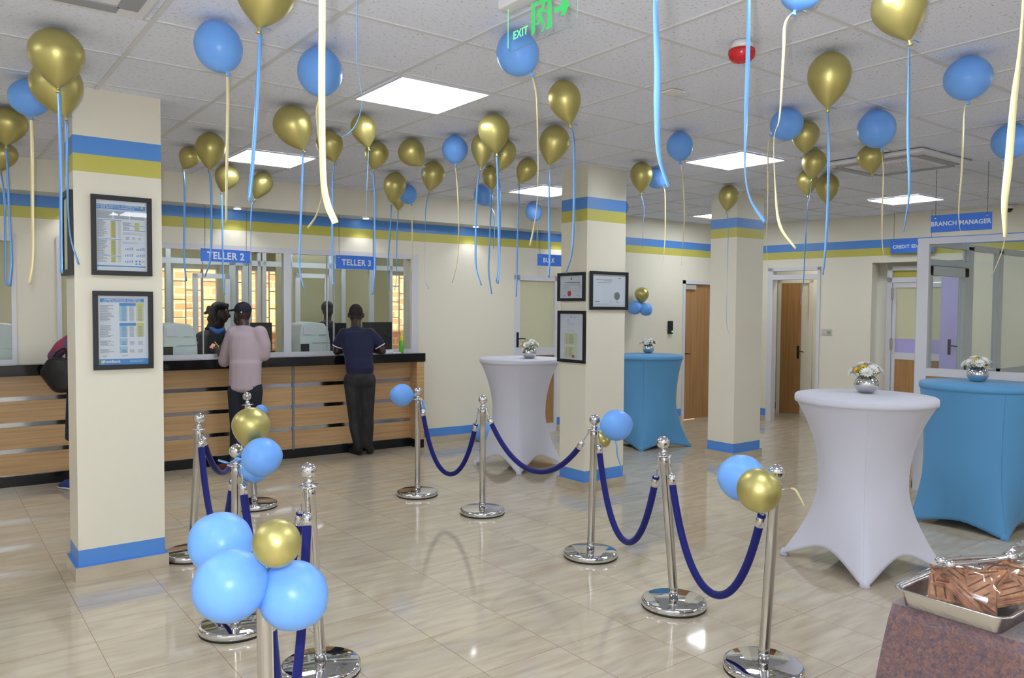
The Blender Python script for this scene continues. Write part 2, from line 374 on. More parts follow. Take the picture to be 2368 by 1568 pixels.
# windows on the back wall: keep order, fill between them
edges = [-3.0] + [e for w_ in wins for e in w_] + [8.1]
for i in range(0, len(edges), 2): b.box(edges[i], edges[i + 1], 3.3, 3.45, .95, 2.35, OW)
b.box(-3.1, -3, .2, 3.45, 0, 3.2, OW); b.box(8.1, 8.2, .2, 3.45, 0, 3.2, OW)
b.box(-3.1, 8.2, .2, 3.5, 3.2, 3.35, OW)
b.build('wall_office', M=WA.m, kind='structure')
B().box(-3.1, 8.2, .2, 3.4, -.08, .0, M_SKIRT).build('floor_office', M=WA.m, kind='structure')
B().box(-8, 18, 5.0, 5.2, -.2, 3.6, M_BRICK).build('wall_outside', M=WA.m, kind='structure')
B().box(-8, 18, 3.46, 5.0, -.2, -.1, mat('concrete_yard', (150, 140, 120), .9)).build('floor_yard', M=WA.m, kind='structure')
for wi, (a, c) in enumerate(wins):
    b = B(); f = .035
    for (x0, x1, z0, z1) in ((a, c, .95, .99), (a, c, 2.31, 2.35), (a, a + f, .95, 2.35), (c - f, c, .95, 2.35)): b.box(x0, x1, 3.29, 3.36, z0, z1, M_WHITE)
    root = b.build('window_%d' % (wi + 1), M=WA.m, kind='structure')
    g = B(); n = max(2, int(round((c - a) / .22)))
    for k in range(1, n): x = a + (c - a) * k / n; g.box(x - .008, x + .008, 3.40, 3.42, .97, 2.33, M_WHITE)
    for k in range(n):
        x0 = a + (c - a) * k / n; x1 = a + (c - a) * (k + 1) / n
        z = 1.05 + (.14 if k % 2 else 0)
        while z < 2.3: g.box(x0, x1, 3.40, 3.42, z - .007, z + .007, M_WHITE); z += .27
    g.build('window_grille', parent=root)
for x, y in ((.9, 1.25), (2.7, 1.25), (4.3, 1.25), (6.2, 1.25)):  # glowing panels added to brighten the teller office, fixtures unseen
    M = WA.m @ LM(x, y, 3.19)
    t = thing('added_office_panel', 'lit square ceiling panel inside the teller office', 'ceiling light', M=M, group='office ceiling panels')
    B().box(-.3, .3, -.3, .3, -.012, .008, M_WHITE).build('light_frame', t); B().box(-.28, .28, -.28, .28, -.016, -.0125, M_LIGHT).build('diffuser', t)

# corridor behind the opening in the right wall
b = B(); yb = .95
b.box(-1.2, 2.0, yb, yb + .1, 0, 3.0, M_WALL); b.box(-1.3, -1.2, .2, yb, 0, 3.0, M_WALL); b.box(1.5, 1.6, .2, yb, 0, 3, M_WALL); b.box(-1.3, 1.6, .2, yb + .1, 3.0, 3.05, M_WALL)
b.box(-1.2, RW.at(1799, 800, yb)[0], yb - .01, yb, .09, .197, M_BLUE)
b.build('wall_corridor', M=RW.m, kind='structure')
B().box(-1.3, 1.6, .2, yb, -.02, .002, M_FLOOR).build('floor_corridor', M=RW.m, kind='structure')
lamp('corridor_lamp', 'POINT', RW.m @ Vector((.8, .55, 2.85)), 14, .15)

# ---------------------------------------------------------------- teller glazing
def glazing(name, x0, x1, splits=(), jl=.0, jr=.0):
    b = B()
    b.box(x0, x1, -.02, .06, 2.37, 2.43, M_WHITE); b.box(x0, x1, -.02, .06, 1.19, 1.235, M_WHITE)
    if jl: b.box(x0, x0 + jl, -.021, .061, 1.19, 2.43, M_WHITE)
    if jr: b.box(x1 - jr, x1, -.021, .061, 1.19, 2.43, M_WHITE)
    root = b.build(name, M=WA.m, kind='structure')
    B().box(x0 + jl, x1 - jr, .018, .024, 1.235, 2.37, M_GLASS).build('glass_pane', root)
    if splits:
        e = B()
        for sx in splits: e.box(sx - .004, sx + .004, .0, .03, 1.235, 2.37, M_GREYFR)
        e.build('glass_joint', root)
glazing('window_11', -.2, .76, jr=.04)
glazing('window_12', 1.10, 3.44, [WA.at(470, 700)[0], WA.at(577, 700)[0]], jl=.04, jr=.085)
glazing('window_13', 3.44, 5.08, [WA.at(773, 700)[0], WA.at(757, 700)[0]], jr=.095)

# rear partition inside the teller office: aluminium frames with glass
b = B(); yp = 1.75
px_ = lambda p: WA.at(p, 700, yp)[0]
zt = WA.at(500, 612, yp)[1]
b.box(px_(372), px_(950), yp, yp + .06, zt, zt + .07, M_GREYFR)
b.box(px_(372), px_(950), yp, yp + .06, 2.72, 2.80, M_GREYFR)
for p, w_ in ((390, .06), (538, .08), (572, .12), (600, .04), (612, .05), (672, .05), (765, .05), (795, .06), (860, .07), (905, .04), (946, .06)):
    b.box(px_(p) - w_ / 2, px_(p) + w_ / 2, yp, yp + .06, 0, 2.8, M_GREYFR)
root = b.build('trim_3', M=WA.m, kind='structure')
B().box(px_(372), px_(950), yp + .03, yp + .034, 1.0, 2.72, M_GLASS).build('glass_pane', root)
b = B()
for a, c in ((445, 530), (682, 758)):   # door leaves standing in the partition
    x0, x1 = px_(a), px_(c); z1 = WA.at(a, 632, yp)[1]
    for q in ((x0, x0 + .06, 0, z1), (x1 - .06, x1, 0, z1), (x0, x1, z1 - .06, z1)): b.box(q[0], q[1], yp - .05, yp - .01, q[2], q[3], M_WHITE)
b.build('door_frame', root)
b = B(); b.box(px_(676), px_(905), 2.45, 2.5, 0, 3.1, M_OFFW); b.build('wall_office_divider', M=WA.m, kind='structure')
B().box(-1, 4.9, .52, .57, 0, 1.12, M_OFFW).build('trim_4', M=WA.m, kind='structure')

# ---------------------------------------------------------------- counter
t = thing('teller_counter', 'long light oak teller counter base with mirror strips and black kick', 'counter', M=WA.m)
B().box(-3, 4.99, .0, .018, .10, 1.085, M_MIRROR).build('mirror_backing', t)
B().box(-3, 5.0, -.012, .01, 0, .105, M_KICK).build('kick_plinth', t)
rows = [(.115, .322), (.366, .578), (.622, .830), (.874, 1.09)]
for x0, x1 in ((-3, -.9), (-.87, 1.45), (1.48, 3.445), (3.475, 4.975)):
    for z0, z1 in rows: B().box(x0, x1, -.016, .0, z0, z1, M_WOOD).build('oak_panel', t, bevel=.001)
B().box(3.449, 3.472, -.015, .0, .10, 1.09, mat('grey_joint_strip', (132, 138, 150), .35, .3)).build('joint_strip', t)
B().box(4.975, 5.075, -.19, .012, .105, 1.09, M_WOOD).box(4.975, 5.075, -.19, .012, 0, .105, M_KICK).build('end_panel', t)
tp = B().box(-3, 5.09, -.2, .0, 1.085, 1.19, M_GRAN).box(-3, 4.98, .0, .60, 1.13, 1.19, M_GRAN).build('counter_top', M=WA.m, bevel=.003)
tag(tp, 'black polished granite top of the teller counter', 'countertop')

# ---------------------------------------------------------------- doors
def handle(parent, x, y, z, dirx=1, plate=True):
    b = B()
    if plate: b.box(x - .018, x + .018, y - .008, y, z - .12, z + .09, M_DARK)
    b.tube([(x, y, z), (x, y - .045, z), (x + .04 * dirx, y - .05, z + .004), (x + .11 * dirx, y - .05, z - .006)], .008, M_DARK, 8)
    return b.build('door_handle', parent)
# bulk teller door (white aluminium, glazed above, wood below)
b = B(); x0, x1, zt = 6.57, 7.33, 2.22
for q in ((x0, x0 + .10, 0, zt), (x1 - .05, x1, 0, zt), (x0, x1, zt - .07, zt), (x0 + .1, x1 - .05, 1.10, 1.2), (x0 + .1, x1 - .05, 0, .12)):
    b.box(q[0], q[1], .0, .06, q[2], q[3], M_WHITE)
root = b.build('door_1', M=WA.m, kind='structure')
B().box(6.67, 7.28, .03, .035, 1.2, 2.15, mat('frosted_cream_glass', (206, 204, 172), .12, spec=.6)).build('door_glass', root)
B().box(6.67, 7.28, .02, .045, .12, 1.1, M_DWOOD).build('door_panel', root)
handle(root, 6.63, 0, 1.34)
# far wall wooden door
b = B()
for q in ((1.585, 1.64, 0, 2.22), (2.40, 2.45, 0, 2.22), (1.585, 2.45, 2.165, 2.22)): b.box(q[0], q[1], -.015, .1, q[2], q[3], M_WHITE)
root = b.build('door_2', M=WR.m, kind='structure')
B().box(1.64, 2.40, .03, .07, .01, 2.165, M_DWOOD).build('door_leaf', root)
B().box(1.645, 1.90, -.01, .03, 2.08, 2.155, mat('door_closer_grey', (176, 174, 168), .4)).build('door_closer', root)
handle(root, 1.66, .03, 1.06, 1, False)
# opening to the corridor: jambs, transom
b = B()
for q in ((.075, .155, 0, 2.42), (.855, .90, 0, 2.42), (.075, .90, 2.37, 2.42), (.155, .855, 2.235, 2.31)): b.box(q[0], q[1], -.02, .14, q[2], q[3], M_WHITE)
root = b.build('door_3', M=RW.m, kind='structure')
B().box(.155, .855, .05, .055, 2.31, 2.37, M_GLASS).build('transom_glass', root)
# oak door in the corridor's back wall
yc = yb; X = lambda p: RW.at(p, 800, yc)[0]; dz = RW.at(1830, 655, yc)[1]
xa, xc_, xd = X(1806), X(1852), X(1872)
b = B()
for q in ((xa - .06, xa, 0, dz + .05), (xd - .01, xd + .05, 0, dz + .05), (xa - .06, xd + .05, dz, dz + .05)): b.box(q[0], q[1], yc - .03, yc, q[2], q[3], M_WALL)
root = b.build('door_4', M=RW.m, kind='structure')
B().box(xa, xc_, yc - .025, yc - .002, .03, dz, M_DWOOD).build('door_leaf', root)
handle(root, xc_ - .035, yc - .025, 1.08, 1)
# credit section door in its recess
yc = .2; X = lambda p, y=780: RW.at(p, y, yc)[0]; Z = lambda p, x=2095: RW.at(x, p, yc)[1]
x0 = X(2048); x1 = x0 + 1.05; xg = X(2069)
b = B()
for q in ((x0, x0 + .07, 0, 2.4), (x1 - .07, x1, 0, 2.4), (x0, x1, 2.34, 2.4), (x0, x1, Z(653), Z(641))): b.box(q[0], q[1], yc, yc + .1, q[2], q[3], M_WHITE)
root = b.build('door_5', M=RW.m, kind='structure')
b = B()
for q in ((x0 + .075, xg, .01, Z(655)), (x1 - .16, x1 - .075, .01, Z(655)), (xg, x1 - .1, Z(665), Z(655)), (xg, x1 - .1, Z(832), Z(816)), (xg, x1 - .1, .01, .12)): b.box(q[0], q[1], yc + .02, yc + .07, q[2], q[3], M_WHITE)
lf = b.build('door_leaf', root)
B().box(xg, x1 - .15, yc + .04, yc + .045, Z(784), Z(665), mat('frosted_cream_glass', (206, 204, 172))).build('door_glass', lf)
B().box(xg, x1 - .15, yc + .035, yc + .05, Z(816), Z(784), M_LAV).build('middle_panel', lf)
B().box(xg, x1 - .15, yc + .03, yc + .055, .12, Z(832), M_DWOOD).build('wood_panel', lf)
b = B()
for z in (1.93, 1.2, .4): b.box(x0 + .06, x0 + .09, yc - .012, yc + .02, z, z + .16, M_STEEL)
b.build('hinge', lf)
B().box(x0 + .07, x1 - .07, yc + .05, yc + .055, Z(641), 2.34, mat('mustard_stripe_transom', (186, 178, 84), .1)).build('transom_glass', root)  # opaque pane, yellow stripes seen through the glass put into its colour
# door seen through the office glass, bluish light on it painted as lavender
a, c = RW.at(2175, 760)[0], RW.at(2215, 760)[0]
root = B().box(a, c, -.03, 0, 0, RW.at(2190, 641)[1], M_LAV).build('door_6', M=RW.m, kind='structure'); handle(root, a + .12, -.03, RW.at(2204, 800)[1])

# ---------------------------------------------------------------- branch manager's office partition
b = B(); L = 3.6
b.box(0, .10, 0, .07, 0, 2.465, M_WHITE); b.box(1.75, 1.82, 0, .07, 0, 2.465, M_WHITE); b.box(L - .07, L, 0, .07, 0, 2.465, M_WHITE)
b.box(.1, L, 0, .07, 2.405, 2.465, M_WHITE); b.box(.1, L, 0, .07, 1.13, 1.205, M_WHITE); b.box(.1, L, 0, .07, 0, .07, M_WHITE)
root = b.build('wall_partition_front', M=PF.m, kind='structure')
B().box(.1, L, .03, .036, 1.205, 2.405, M_GLASS).build('glass_pane', root)
B().box(.1, L, .02, .05, .07, 1.13, M_WOOD).build('oak_infill', root)
# side partition running back to the right wall, with its own door
IP = Frame((PF.m @ Vector((.03, .07, 0)))[:2], (1, .0)); b = B(); LX = 3.15
ix = lambda p: IP.at(p, 700, 0)[0]
b.box(0, LX, 0, .06, 2.405, 2.465, M_GREYFR); b.box(0, LX, 0, .06, 0, .08, M_GREYFR)
iz = lambda px, py: IP.at(px, py, 0)[1]
posts = [(0, .1), (ix(2238), ix(2250)), (ix(2308), ix(2318)), (LX - .07, LX)]
for q in posts: b.box(q[0], q[1], 0, .06, 0, 2.44, M_GREYFR)
zt = iz(2200, 603)
b.box(.1, posts[1][0], 0, .06, zt - .06, zt, M_GREYFR)
b.box(posts[1][1], LX, 0, .06, 1.02, 1.12, M_GREYFR)
root = b.build('wall_partition_side', M=IP.m, kind='structure')
B().box(posts[1][1], LX, .02, .04, .08, 1.02, M_DWOOD).build('wood_infill', root)
B().box(posts[1][1], LX, .03, .035, 1.12, 2.41, M_GLASS).box(.1, posts[1][0], .03, .035, zt, 2.41, M_GLASS).build('glass_pane', root)
b = B(); q0, q1 = .11, posts[1][0] - .01
for q in ((q0, q0 + .09, .02, zt - .07), (q1 - .09, q1, .02, zt - .07), (q0, q1, zt - .16, zt - .07), (q0, q1, .02, .14), (q0, q1, 1.0, 1.1)): b.box(q[0], q[1], -.01, .05, q[2], q[3], M_GREYFR)
lf = b.build('door_leaf', root); B().box(q0 + .09, q1 - .09, .02, .025, 1.1, zt - .16, M_GLASS).build('door_glass', lf); handle(lf, q1 - .04, -.01, 1.1, -1)
B().box(q0 + .09, q1 - .09, .01, .03, .14, 1.0, M_DWOOD).build('door_panel', lf)

# ---------------------------------------------------------------- ceiling things
plabel = {0: 'large lit square ceiling panel, nearest of all, above the middle of the hall', 1: 'lit square ceiling panel near the bulkhead over the second teller window',
          2: 'lit square ceiling panel seen between the middle and the right pillar', 3: 'lit square ceiling panel farthest right, before the branch manager sign',
          4: 'lit square ceiling panel partly hidden behind the middle pillar', 5: 'lit square ceiling panel mostly hidden behind the right pillar'}
for i, (x, y) in enumerate(lights):
    t = thing('ceiling_light', plabel.get(i, 'lit square ceiling panel outside the picture'), 'ceiling light', (x, y, H - .008), group='square ceiling panels' if i < 6 else 'ceiling panels behind the viewer')
    b = B(); f = .012
    for q in ((-.012, .0, -.012, .632), (.62, .632, -.012, .632), (0, .62, -.012, 0), (0, .62, .62, .632)): b.box(q[0], q[1], q[2], q[3], -.006, .006, M_WHITE)
    b.build('light_frame', t); B().box(0, .62, 0, .62, -.003, .004, M_LIGHT).build('diffuser', t)
for i, s_ in enumerate((1.25, 2.80, 4.30, 5.84, 7.3)):
    p = WA.m @ Vector((s_, -.17, 2.823))
    if i:
        t = thing('downlight', ['', 'small round downlight in the bulkhead above TELLER 2', 'small round downlight in the bulkhead above TELLER 3', 'small round downlight in the bulkhead over the blank wall right of the tellers', 'small round downlight in the bulkhead above the BULK sign'][i], 'downlight', p, group='bulkhead downlights')
        B().lathe([(.05, -.004), (.05, 0)], M_WPL, n=20).build('bezel', t); B().lathe([(.036, -.008), (.036, -.0042)], M_LIGHT, n=20).build('lamp_disc', t)
    l = lamp('downlight_beam', 'SPOT', p - Vector((0, 0, .02)), 6, .03, (0, 0, 0), spot=1.9)
# AC cassettes
def cassette(x0, y0, sz, label):
    t = thing('ceiling_air_conditioner', label, 'air conditioner', (x0, y0, H))
    B().box(0, sz, 0, sz, -.045, -.006, M_WPL).build('surround', t, bevel=.02)
    g = B(); a = sz * .25; c = sz * .75
    for k in range(14):
        q = a + (c - a) * k / 13; g.box(q - .006, q + .006, a, c, -.056, -.046, M_WPL); g.box(a, c, q - .006, q + .006, -.056, -.046, M_WPL)
    g.build('intake_grille', t)
    for k in range(4):
        o = B().box(sz * .14, sz * .86, sz * .06, sz * .15, -.052, -.044, mat('vane_grey', (150, 150, 156), .4)); ob = o.build('air_vane', t)
        ob.matrix_local = Matrix.Translation((sz / 2, sz / 2, 0)) @ Matrix.Rotation(k * PI / 2, 4, 'Z') @ Matrix.Translation((-sz / 2, -sz / 2, 0))
cassette(6.66, 3.16, .95, 'square white ceiling air conditioner with grille, right of the right pillar')
cassette(-.08, 3.05, .95, 'rounded corner of a white ceiling air conditioner at the top left edge')
# alarm sounder
t = thing('fire_alarm_sounder', 'red and white domed fire alarm under the ceiling', 'fire alarm', (3.37, 2.52, H))
B().lathe([(.050, -.004), (.056, -.02), (.058, -.045)], M_WPL, n=32).build('base', t)
B().lathe([(.066, -.045), (.068, -.06), (.062, -.085), (.045, -.103), (.02, -.11), (.004, -.111)], M_RED, n=32).build('dome', t)
t = B().box(3.74, 3.86, 3.30, 3.40, H - .012, H - .003, mat('cream_tag', (238, 236, 226), .5)).build('ceiling_tag', bevel=.003)
tag(t, 'small pale rectangular tag stuck to the ceiling between the blue ribbons', 'tag')

# exit sign: edge lit acrylic plate in a plane of constant x
XE = 1.965
def onx(px, py): r = ray(px, py); X = EYE + r * (XE / r.x); return X
def ex(cx, cy): return onx(1100 + cx * .1913, cy * .1913)
t = thing('exit_sign', 'clear acrylic EXIT sign with glowing green running figure and arrow', 'exit sign', (XE, 2.42, H))
E0 = Matrix.Translation((-XE, -2.42, -H))
ya = onx(1174, 120).y; yb2 = onx(1333, 60).y; zb = onx(1177, 122).z; zhs = onx(1173, 22).z
pl = [(XE, ya, zhs + .03), (XE, ya, zb + .02), (XE, ya - .006, zb + .006), (XE, ya - .02, zb), (XE, yb2 + .02, zb), (XE, yb2 + .006, zb + .006), (XE, yb2, zb + .02), (XE, yb2, zhs + .03)]
B().poly([Vector(p) for p in pl], M_ACRY, .006, (1, 0, 0), E0).build('acrylic_plate', t)
B().box(XE - .03, XE + .035, yb2 - .03, ya + .03, zhs, H, M_WPL, E0).build('housing', t, bevel=.006)
b = B()
def P2(*pts): b.poly([ex(*p) + Vector((-.0015, 0, 0)) for p in pts], M_EXIT, .001, (-1, 0, 0), E0)
P2((680, 42), (722, 60), (722, 375), (705, 415), (680, 430)); P2((680, 42), (920, -38), (920, 5), (722, 60)); P2((878, 0), (920, -10), (920, 335), (850, 362), (872, 300))
P2((955, 95), (1062, 52), (1030, 2), (1085, -12), (1140, 50), (1075, 187), (1025, 190), (1060, 112), (955, 162))
P2((765, 115), (812, 90), (850, 135), (835, 160), (800, 130), (795, 200), (770, 200), (775, 150), (748, 205), (735, 195))
P2((770, 195), (805, 190), (840, 300), (838, 320), (822, 322), (790, 240), (772, 292), (722, 305), (715, 290), (755, 275))
P2((828, 130), (865, 122), (870, 145), (838, 158)); P2((815, 330), (835, 328), (822, 375), (795, 385), (798, 372), (812, 362))
c0 = ex(822, 60); b.poly([c0 + Vector((-.0015, .0085 * math.cos(a * PI / 8), .0115 * math.sin(a * PI / 8))) for a in range(16)], M_EXIT, .001, (-1, 0, 0), E0)
b.build('running_figure', t)
b = B(); p0 = ex(545, 405); hgt = (ex(450, 387) - ex(450, 487)).z
b.text('EXIT', hgt * 1.35, E0 @ TXM(p0 + Vector((-.002, 0, .001)), (0, -1, 0), (0, 0, 1)), M_EXITE, bold=.015, th=.0006); b.build('lettering', t)
b = B(); e = .0006
b.box(XE + .0, XE + .0025, ya - e, ya + .0005, zb + .02, zhs, M_EXITE, E0); b.build('lit_edge', t)
B().tube([(XE, ya - .001, zb + .02), (XE, ya - .006, zb + .006), (XE, ya - .02, zb), (XE, yb2 + .02, zb), (XE, yb2 + .006, zb + .006), (XE, yb2, zb + .02), (XE, yb2, zhs)], .0009, mat('edge_green_grey', (120, 150, 136), .3), 5, E0).build('plate_edge', t)

# ---------------------------------------------------------------- hanging sign boards
def sign(name_label, text, fr, y, c_tl, c_tr, c_bl, zc, size, extend=None, tx=None, vs_=1.0, roll=0):
    a, z1 = fr.at(*c_tl, y); c, z1b = fr.at(*c_tr, y); _, z0 = fr.at(*c_bl, y); z1 = (z1 + z1b) / 2 if extend is None else z1
    if extend: c = a + extend
    M = fr.m @ LM((a + c) / 2, y, (z0 + z1) / 2) @ Matrix.Rotation(roll, 4, 'Y'); w2 = (c - a) / 2; h2 = (z1 - z0) / 2
    t = thing('hanging_sign', name_label, 'sign', M=M)
    bd_ = B().box(-w2, w2, -.004, .004, -h2, h2, M_SIGN).build('board', t, bevel=.002)
    b = B(); b.text(text, .1, ID, M_SIGNT, bold=.028); vx = [v[0] for v in b.v]; vy = [v[1] for v in b.v]
    k = size / (max(vx) - min(vx)); mx_, my_ = (max(vx) + min(vx)) / 2, (max(vy) + min(vy)) / 2
    b.v = [((v[0] - mx_) * k + (tx or 0), -.0055 - v[2], (v[1] - my_) * k * vs_ - h2 * .02) for v in b.v]; b.build('lettering', t)
    for s_ in (-1, 1):
        x = s_ * (w2 - .04); B().lathe([(.002, 0), (.008, 0), (.008, .003), (.002, .003)], M_STEEL, Matrix.Translation((x, -.004, h2 - .03)) @ ROTX90, 12).build('eyelet', bd_)
        b = B(); top = zc - (z0 + z1) / 2
        b.tube([(x, -.004, h2 - .03), (x, -.012, h2 + .0), (x, 0, h2 + .02)], .0018, M_CHAIN, 5)
        n = max(2, int((top - h2) / .022))
        for k in range(n):
            za = h2 + .01 + (top - h2 - .01) * k / n; zb_ = h2 + .01 + (top - h2 - .01) * (k + 1) / n
            r = (.003, 0, 0) if k % 2 else (0, .003, 0)
            b.tube([(x + r[0], r[1], za), (x + r[0], r[1], zb_ + .002)], .0014, M_CHAIN, 4); b.tube([(x - r[0], -r[1], za), (x - r[0], -r[1], zb_ + .002)], .0014, M_CHAIN, 4)
        b.build('chain', t)
    return t
sign('blue hanging board reading TELLER 2, above the man in the cap', 'TELLER 2', WA, -.26, (464, 572.5), (578, 582), (464, 604), 2.823, .385, roll=.012, vs_=1.15)
sign('blue hanging board reading TELLER 3, above the man in the navy shirt', 'TELLER 3', WA, -.26, (776.5, 590), (870, 593.5), (776.5, 621), 2.823, .365, vs_=1.1)
sign('blue hanging board reading BULK, half hidden behind the middle pillar', 'BULK', WA, -.26, (1243, 587), (1300, 592), (1243, 614), 2.823, .20, extend=.50, tx=-.055, vs_=1.1)
sign('blue hanging board reading CREDIT SECTION above the right hand door', 'CREDIT SECTION', RW, -.12, (2060, 557), (2130, 555), (2060, 586), H, .50, extend=.56, vs_=1.1)
sign('blue hanging board reading BRANCH MANAGER on long chains at the right', 'BRANCH MANAGER', PF, -.10, (2153, 498), (2295, 490), (2153, 538), H, .50, vs_=1.1)

# cameras, reader, switch
def dome_cam(loc, label, r=.06):
    t = thing('security_camera', label, 'security camera', loc)
    B().lathe([(r, 0), (r * 1.02, -.03), (r * .9, -.045)], M_WPL, n=24).build('housing', t)
    B().lathe([(r * .75, -.045), (r * .7, -.065), (r * .45, -.085), (r * .1, -.092)], M_DARK, n=24).build('smoked_dome', t)
x, z = WA.at(592, 580, .5); dome_cam(WA.m @ Vector((x, .5, z + .06)), 'white dome security camera with dark lens behind the glass beside TELLER 2')
x, z = RW.at(2333, 480, -.15); dome_cam(RW.m @ Vector((x, -.15, z + .03)), 'dark dome security camera high on the right, beyond the BRANCH MANAGER sign')
B().box(1.25, 4.6, .12, .9, 2.575, 2.60, M_WALL).build('trim_5', M=WA.m, kind='structure')
x, z = WR.at(1548, 757); t = thing('access_reader', 'small black access reader with a green light beside the oak door', 'access reader', M=WR.m @ LM(x, 0, z))
B().box(-.045, .045, -.04, 0, -.10, .10, M_DARK).build('case', t, bevel=.008); B().lathe([(.011, 0), (.011, .003)], M_LED, Matrix.Translation((.02, -.041, -.065)) @ ROTX90, 12).build('status_light', t)
x, z = RW.at(1912, 768); t = thing('wall_switch', 'pale double wall switch plate on the right wall', 'switch', M=RW.m @ LM(x, 0, z))
B().box(-.08, .08, -.012, 0, -.045, .045, mat('pale_plate', (196, 194, 176), .4)).build('plate', t, bevel=.003); B().box(.01, .06, -.018, -.012, -.025, .02, mat('grey_rocker', (150, 154, 158), .4)).build('rocker', t)

# ---------------------------------------------------------------- framed documents
class PB(B):
    """picture builder: draws flat print on a sheet, u to the right, v down, both 0..1"""
    def __init__(s, w, h): super().__init__(); s.w = w; s.h = h; s.k = 0
    def r(s, u0, v0, u1, v1, m, lift=1):
        y = -.0006 * lift
        return s.add([((u0 - .5) * s.w, y, (.5 - v0) * s.h), ((u1 - .5) * s.w, y, (.5 - v0) * s.h), ((u1 - .5) * s.w, y, (.5 - v1) * s.h), ((u0 - .5) * s.w, y, (.5 - v1) * s.h)], [(0, 1, 2, 3)], m)
    def lines(s, u0, v0, u1, v1, n, m, rnd=.35, th=.35, lift=2):
        for k in range(n):
            v = v0 + (v1 - v0) * (k + .3) / n; ue = u1 - (u1 - u0) * random.random() * rnd; s.r(u0, v, ue, v + (v1 - v0) / n * th, m, lift)
    def t(s, string, u, v, size, m, bold=.02): s.text(string, size, TXM(((u - .5) * s.w, -.0022, (.5 - v) * s.h), (1, 0, 0), (0, 0, 1)), m, bold, .0002)
    def oval(s, u, v, ru, rv, m): s.add([((u + ru * math.cos(a * PI / 12) - .5) * s.w, -.0022, (.5 - v - rv * math.sin(a * PI / 12)) * s.h) for a in range(24)], [tuple(range(24))], m)

def picture(label, p0, d, corners, draw, tilt=0, fwid=.03, inset=0):
    fr = Frame(p0, d); pts = [fr.at(*c) for c in corners]   # tl tr br bl
    xa = (pts[0][0] + pts[3][0]) / 2; xc = (pts[1][0] + pts[2][0]) / 2; za = (pts[0][1] + pts[1][1]) / 2; zc = (pts[2][1] + pts[3][1]) / 2
    wd = xc - xa; ht = za - zc
    t = thing('framed_document', label, 'framed document', M=fr.m @ LM((xa + xc) / 2, -.002, (za + zc) / 2) @ Matrix.Rotation(tilt, 4, 'Y'))
    b = B(); f = fwid
    for q in ((-wd / 2, wd / 2, ht / 2 - f, ht / 2), (-wd / 2, wd / 2, -ht / 2, -ht / 2 + f), (-wd / 2, -wd / 2 + f, -ht / 2 + f, ht / 2 - f), (wd / 2 - f, wd / 2, -ht / 2 + f, ht / 2 - f)): b.box(q[0], q[1], -.022, 0, q[2], q[3], M_BLACK)
    b.build('frame', t, bevel=.002)
    s = PB(wd - 2 * f, ht - 2 * f); s.r(0, 0, 1, 1, M_PAPER, 0); draw(s); sh = s.build('printed_sheet', t); sh.location.y = -.008
    B().box(-wd / 2 + f, wd / 2 - f, -.016, -.0145, -ht / 2 + f, ht / 2 - f, M_GLASS).build('glass', t)
    return t
def poster_a(s):
    s.r(.01, .06, .97, .125, M_PBLUE, 1); s.t('SUMMARIZED FINANCIAL STATEMENTS FOR', .40, .078, s.w * .043, M_PAPER); s.t('THE YEAR ENDED 31 DECEMBER 2019', .36, .105, s.w * .043, M_PAPER)
    s.r(.88, .065, .93, .10, M_PYEL, 2); s.r(.01, .133, .95, .137, M_PBLUE)
    for u in (.02, .35, .67): s.lines(u, .15, u + .30, .26, 14, M_PGREY, .1, .4)
    for (v0, v1) in ((.29, .53), (.56, .78), (.80, .88)):
        s.r(.28, v0, .38, v1, M_PYEL, 1); s.r(.02, v0 - .012, .49, v0 - .006, M_PBLUE); s.lines(.02, v0, .22, v1, int((v1 - v0) * 80), M_PGREY, .5, .35); s.lines(.30, v0, .37, v1, int((v1 - v0) * 80), M_PGREY, .1, .3); s.lines(.42, v0, .48, v1, int((v1 - v0) * 80), M_PLGREY, .1, .35)
    for (v0, v1) in ((.30, .34), (.36, .41)): s.r(.76, v0, .85, v1, M_PYEL); s.lines(.52, v0, .7, v1, 4, M_PGREY); s.r(.52, v1 + .005, .97, v1 + .011, M_PBLUE)
    s.lines(.52, .44, .97, .48, 4, M_PLGREY); 
    for u in (.57, .7, .82): s.lines(u, .51, u + .08, .55, 3, M_PGREY)
    s.lines(.52, .58, .85, .61, 3, M_PLGREY)
    for ru in (.53, .76):
        for rv in (.70, .79, .88):
            if ru > .7 and rv > .85: continue
            for k in range(5): s.r(ru + .03 + k * .035, rv - .022 - k * .005 - random.random() * .004, ru + .045 + k * .035, rv, M_PBLUE)
    for u in (.78, .85): 
        for v in (.855, .895): s.oval(u, v, .022, .012, M_PBLUE)
    s.oval(.92, .855, .022, .012, M_PYEL); s.r(.01, .925, .97, .942, M_PBLUE)
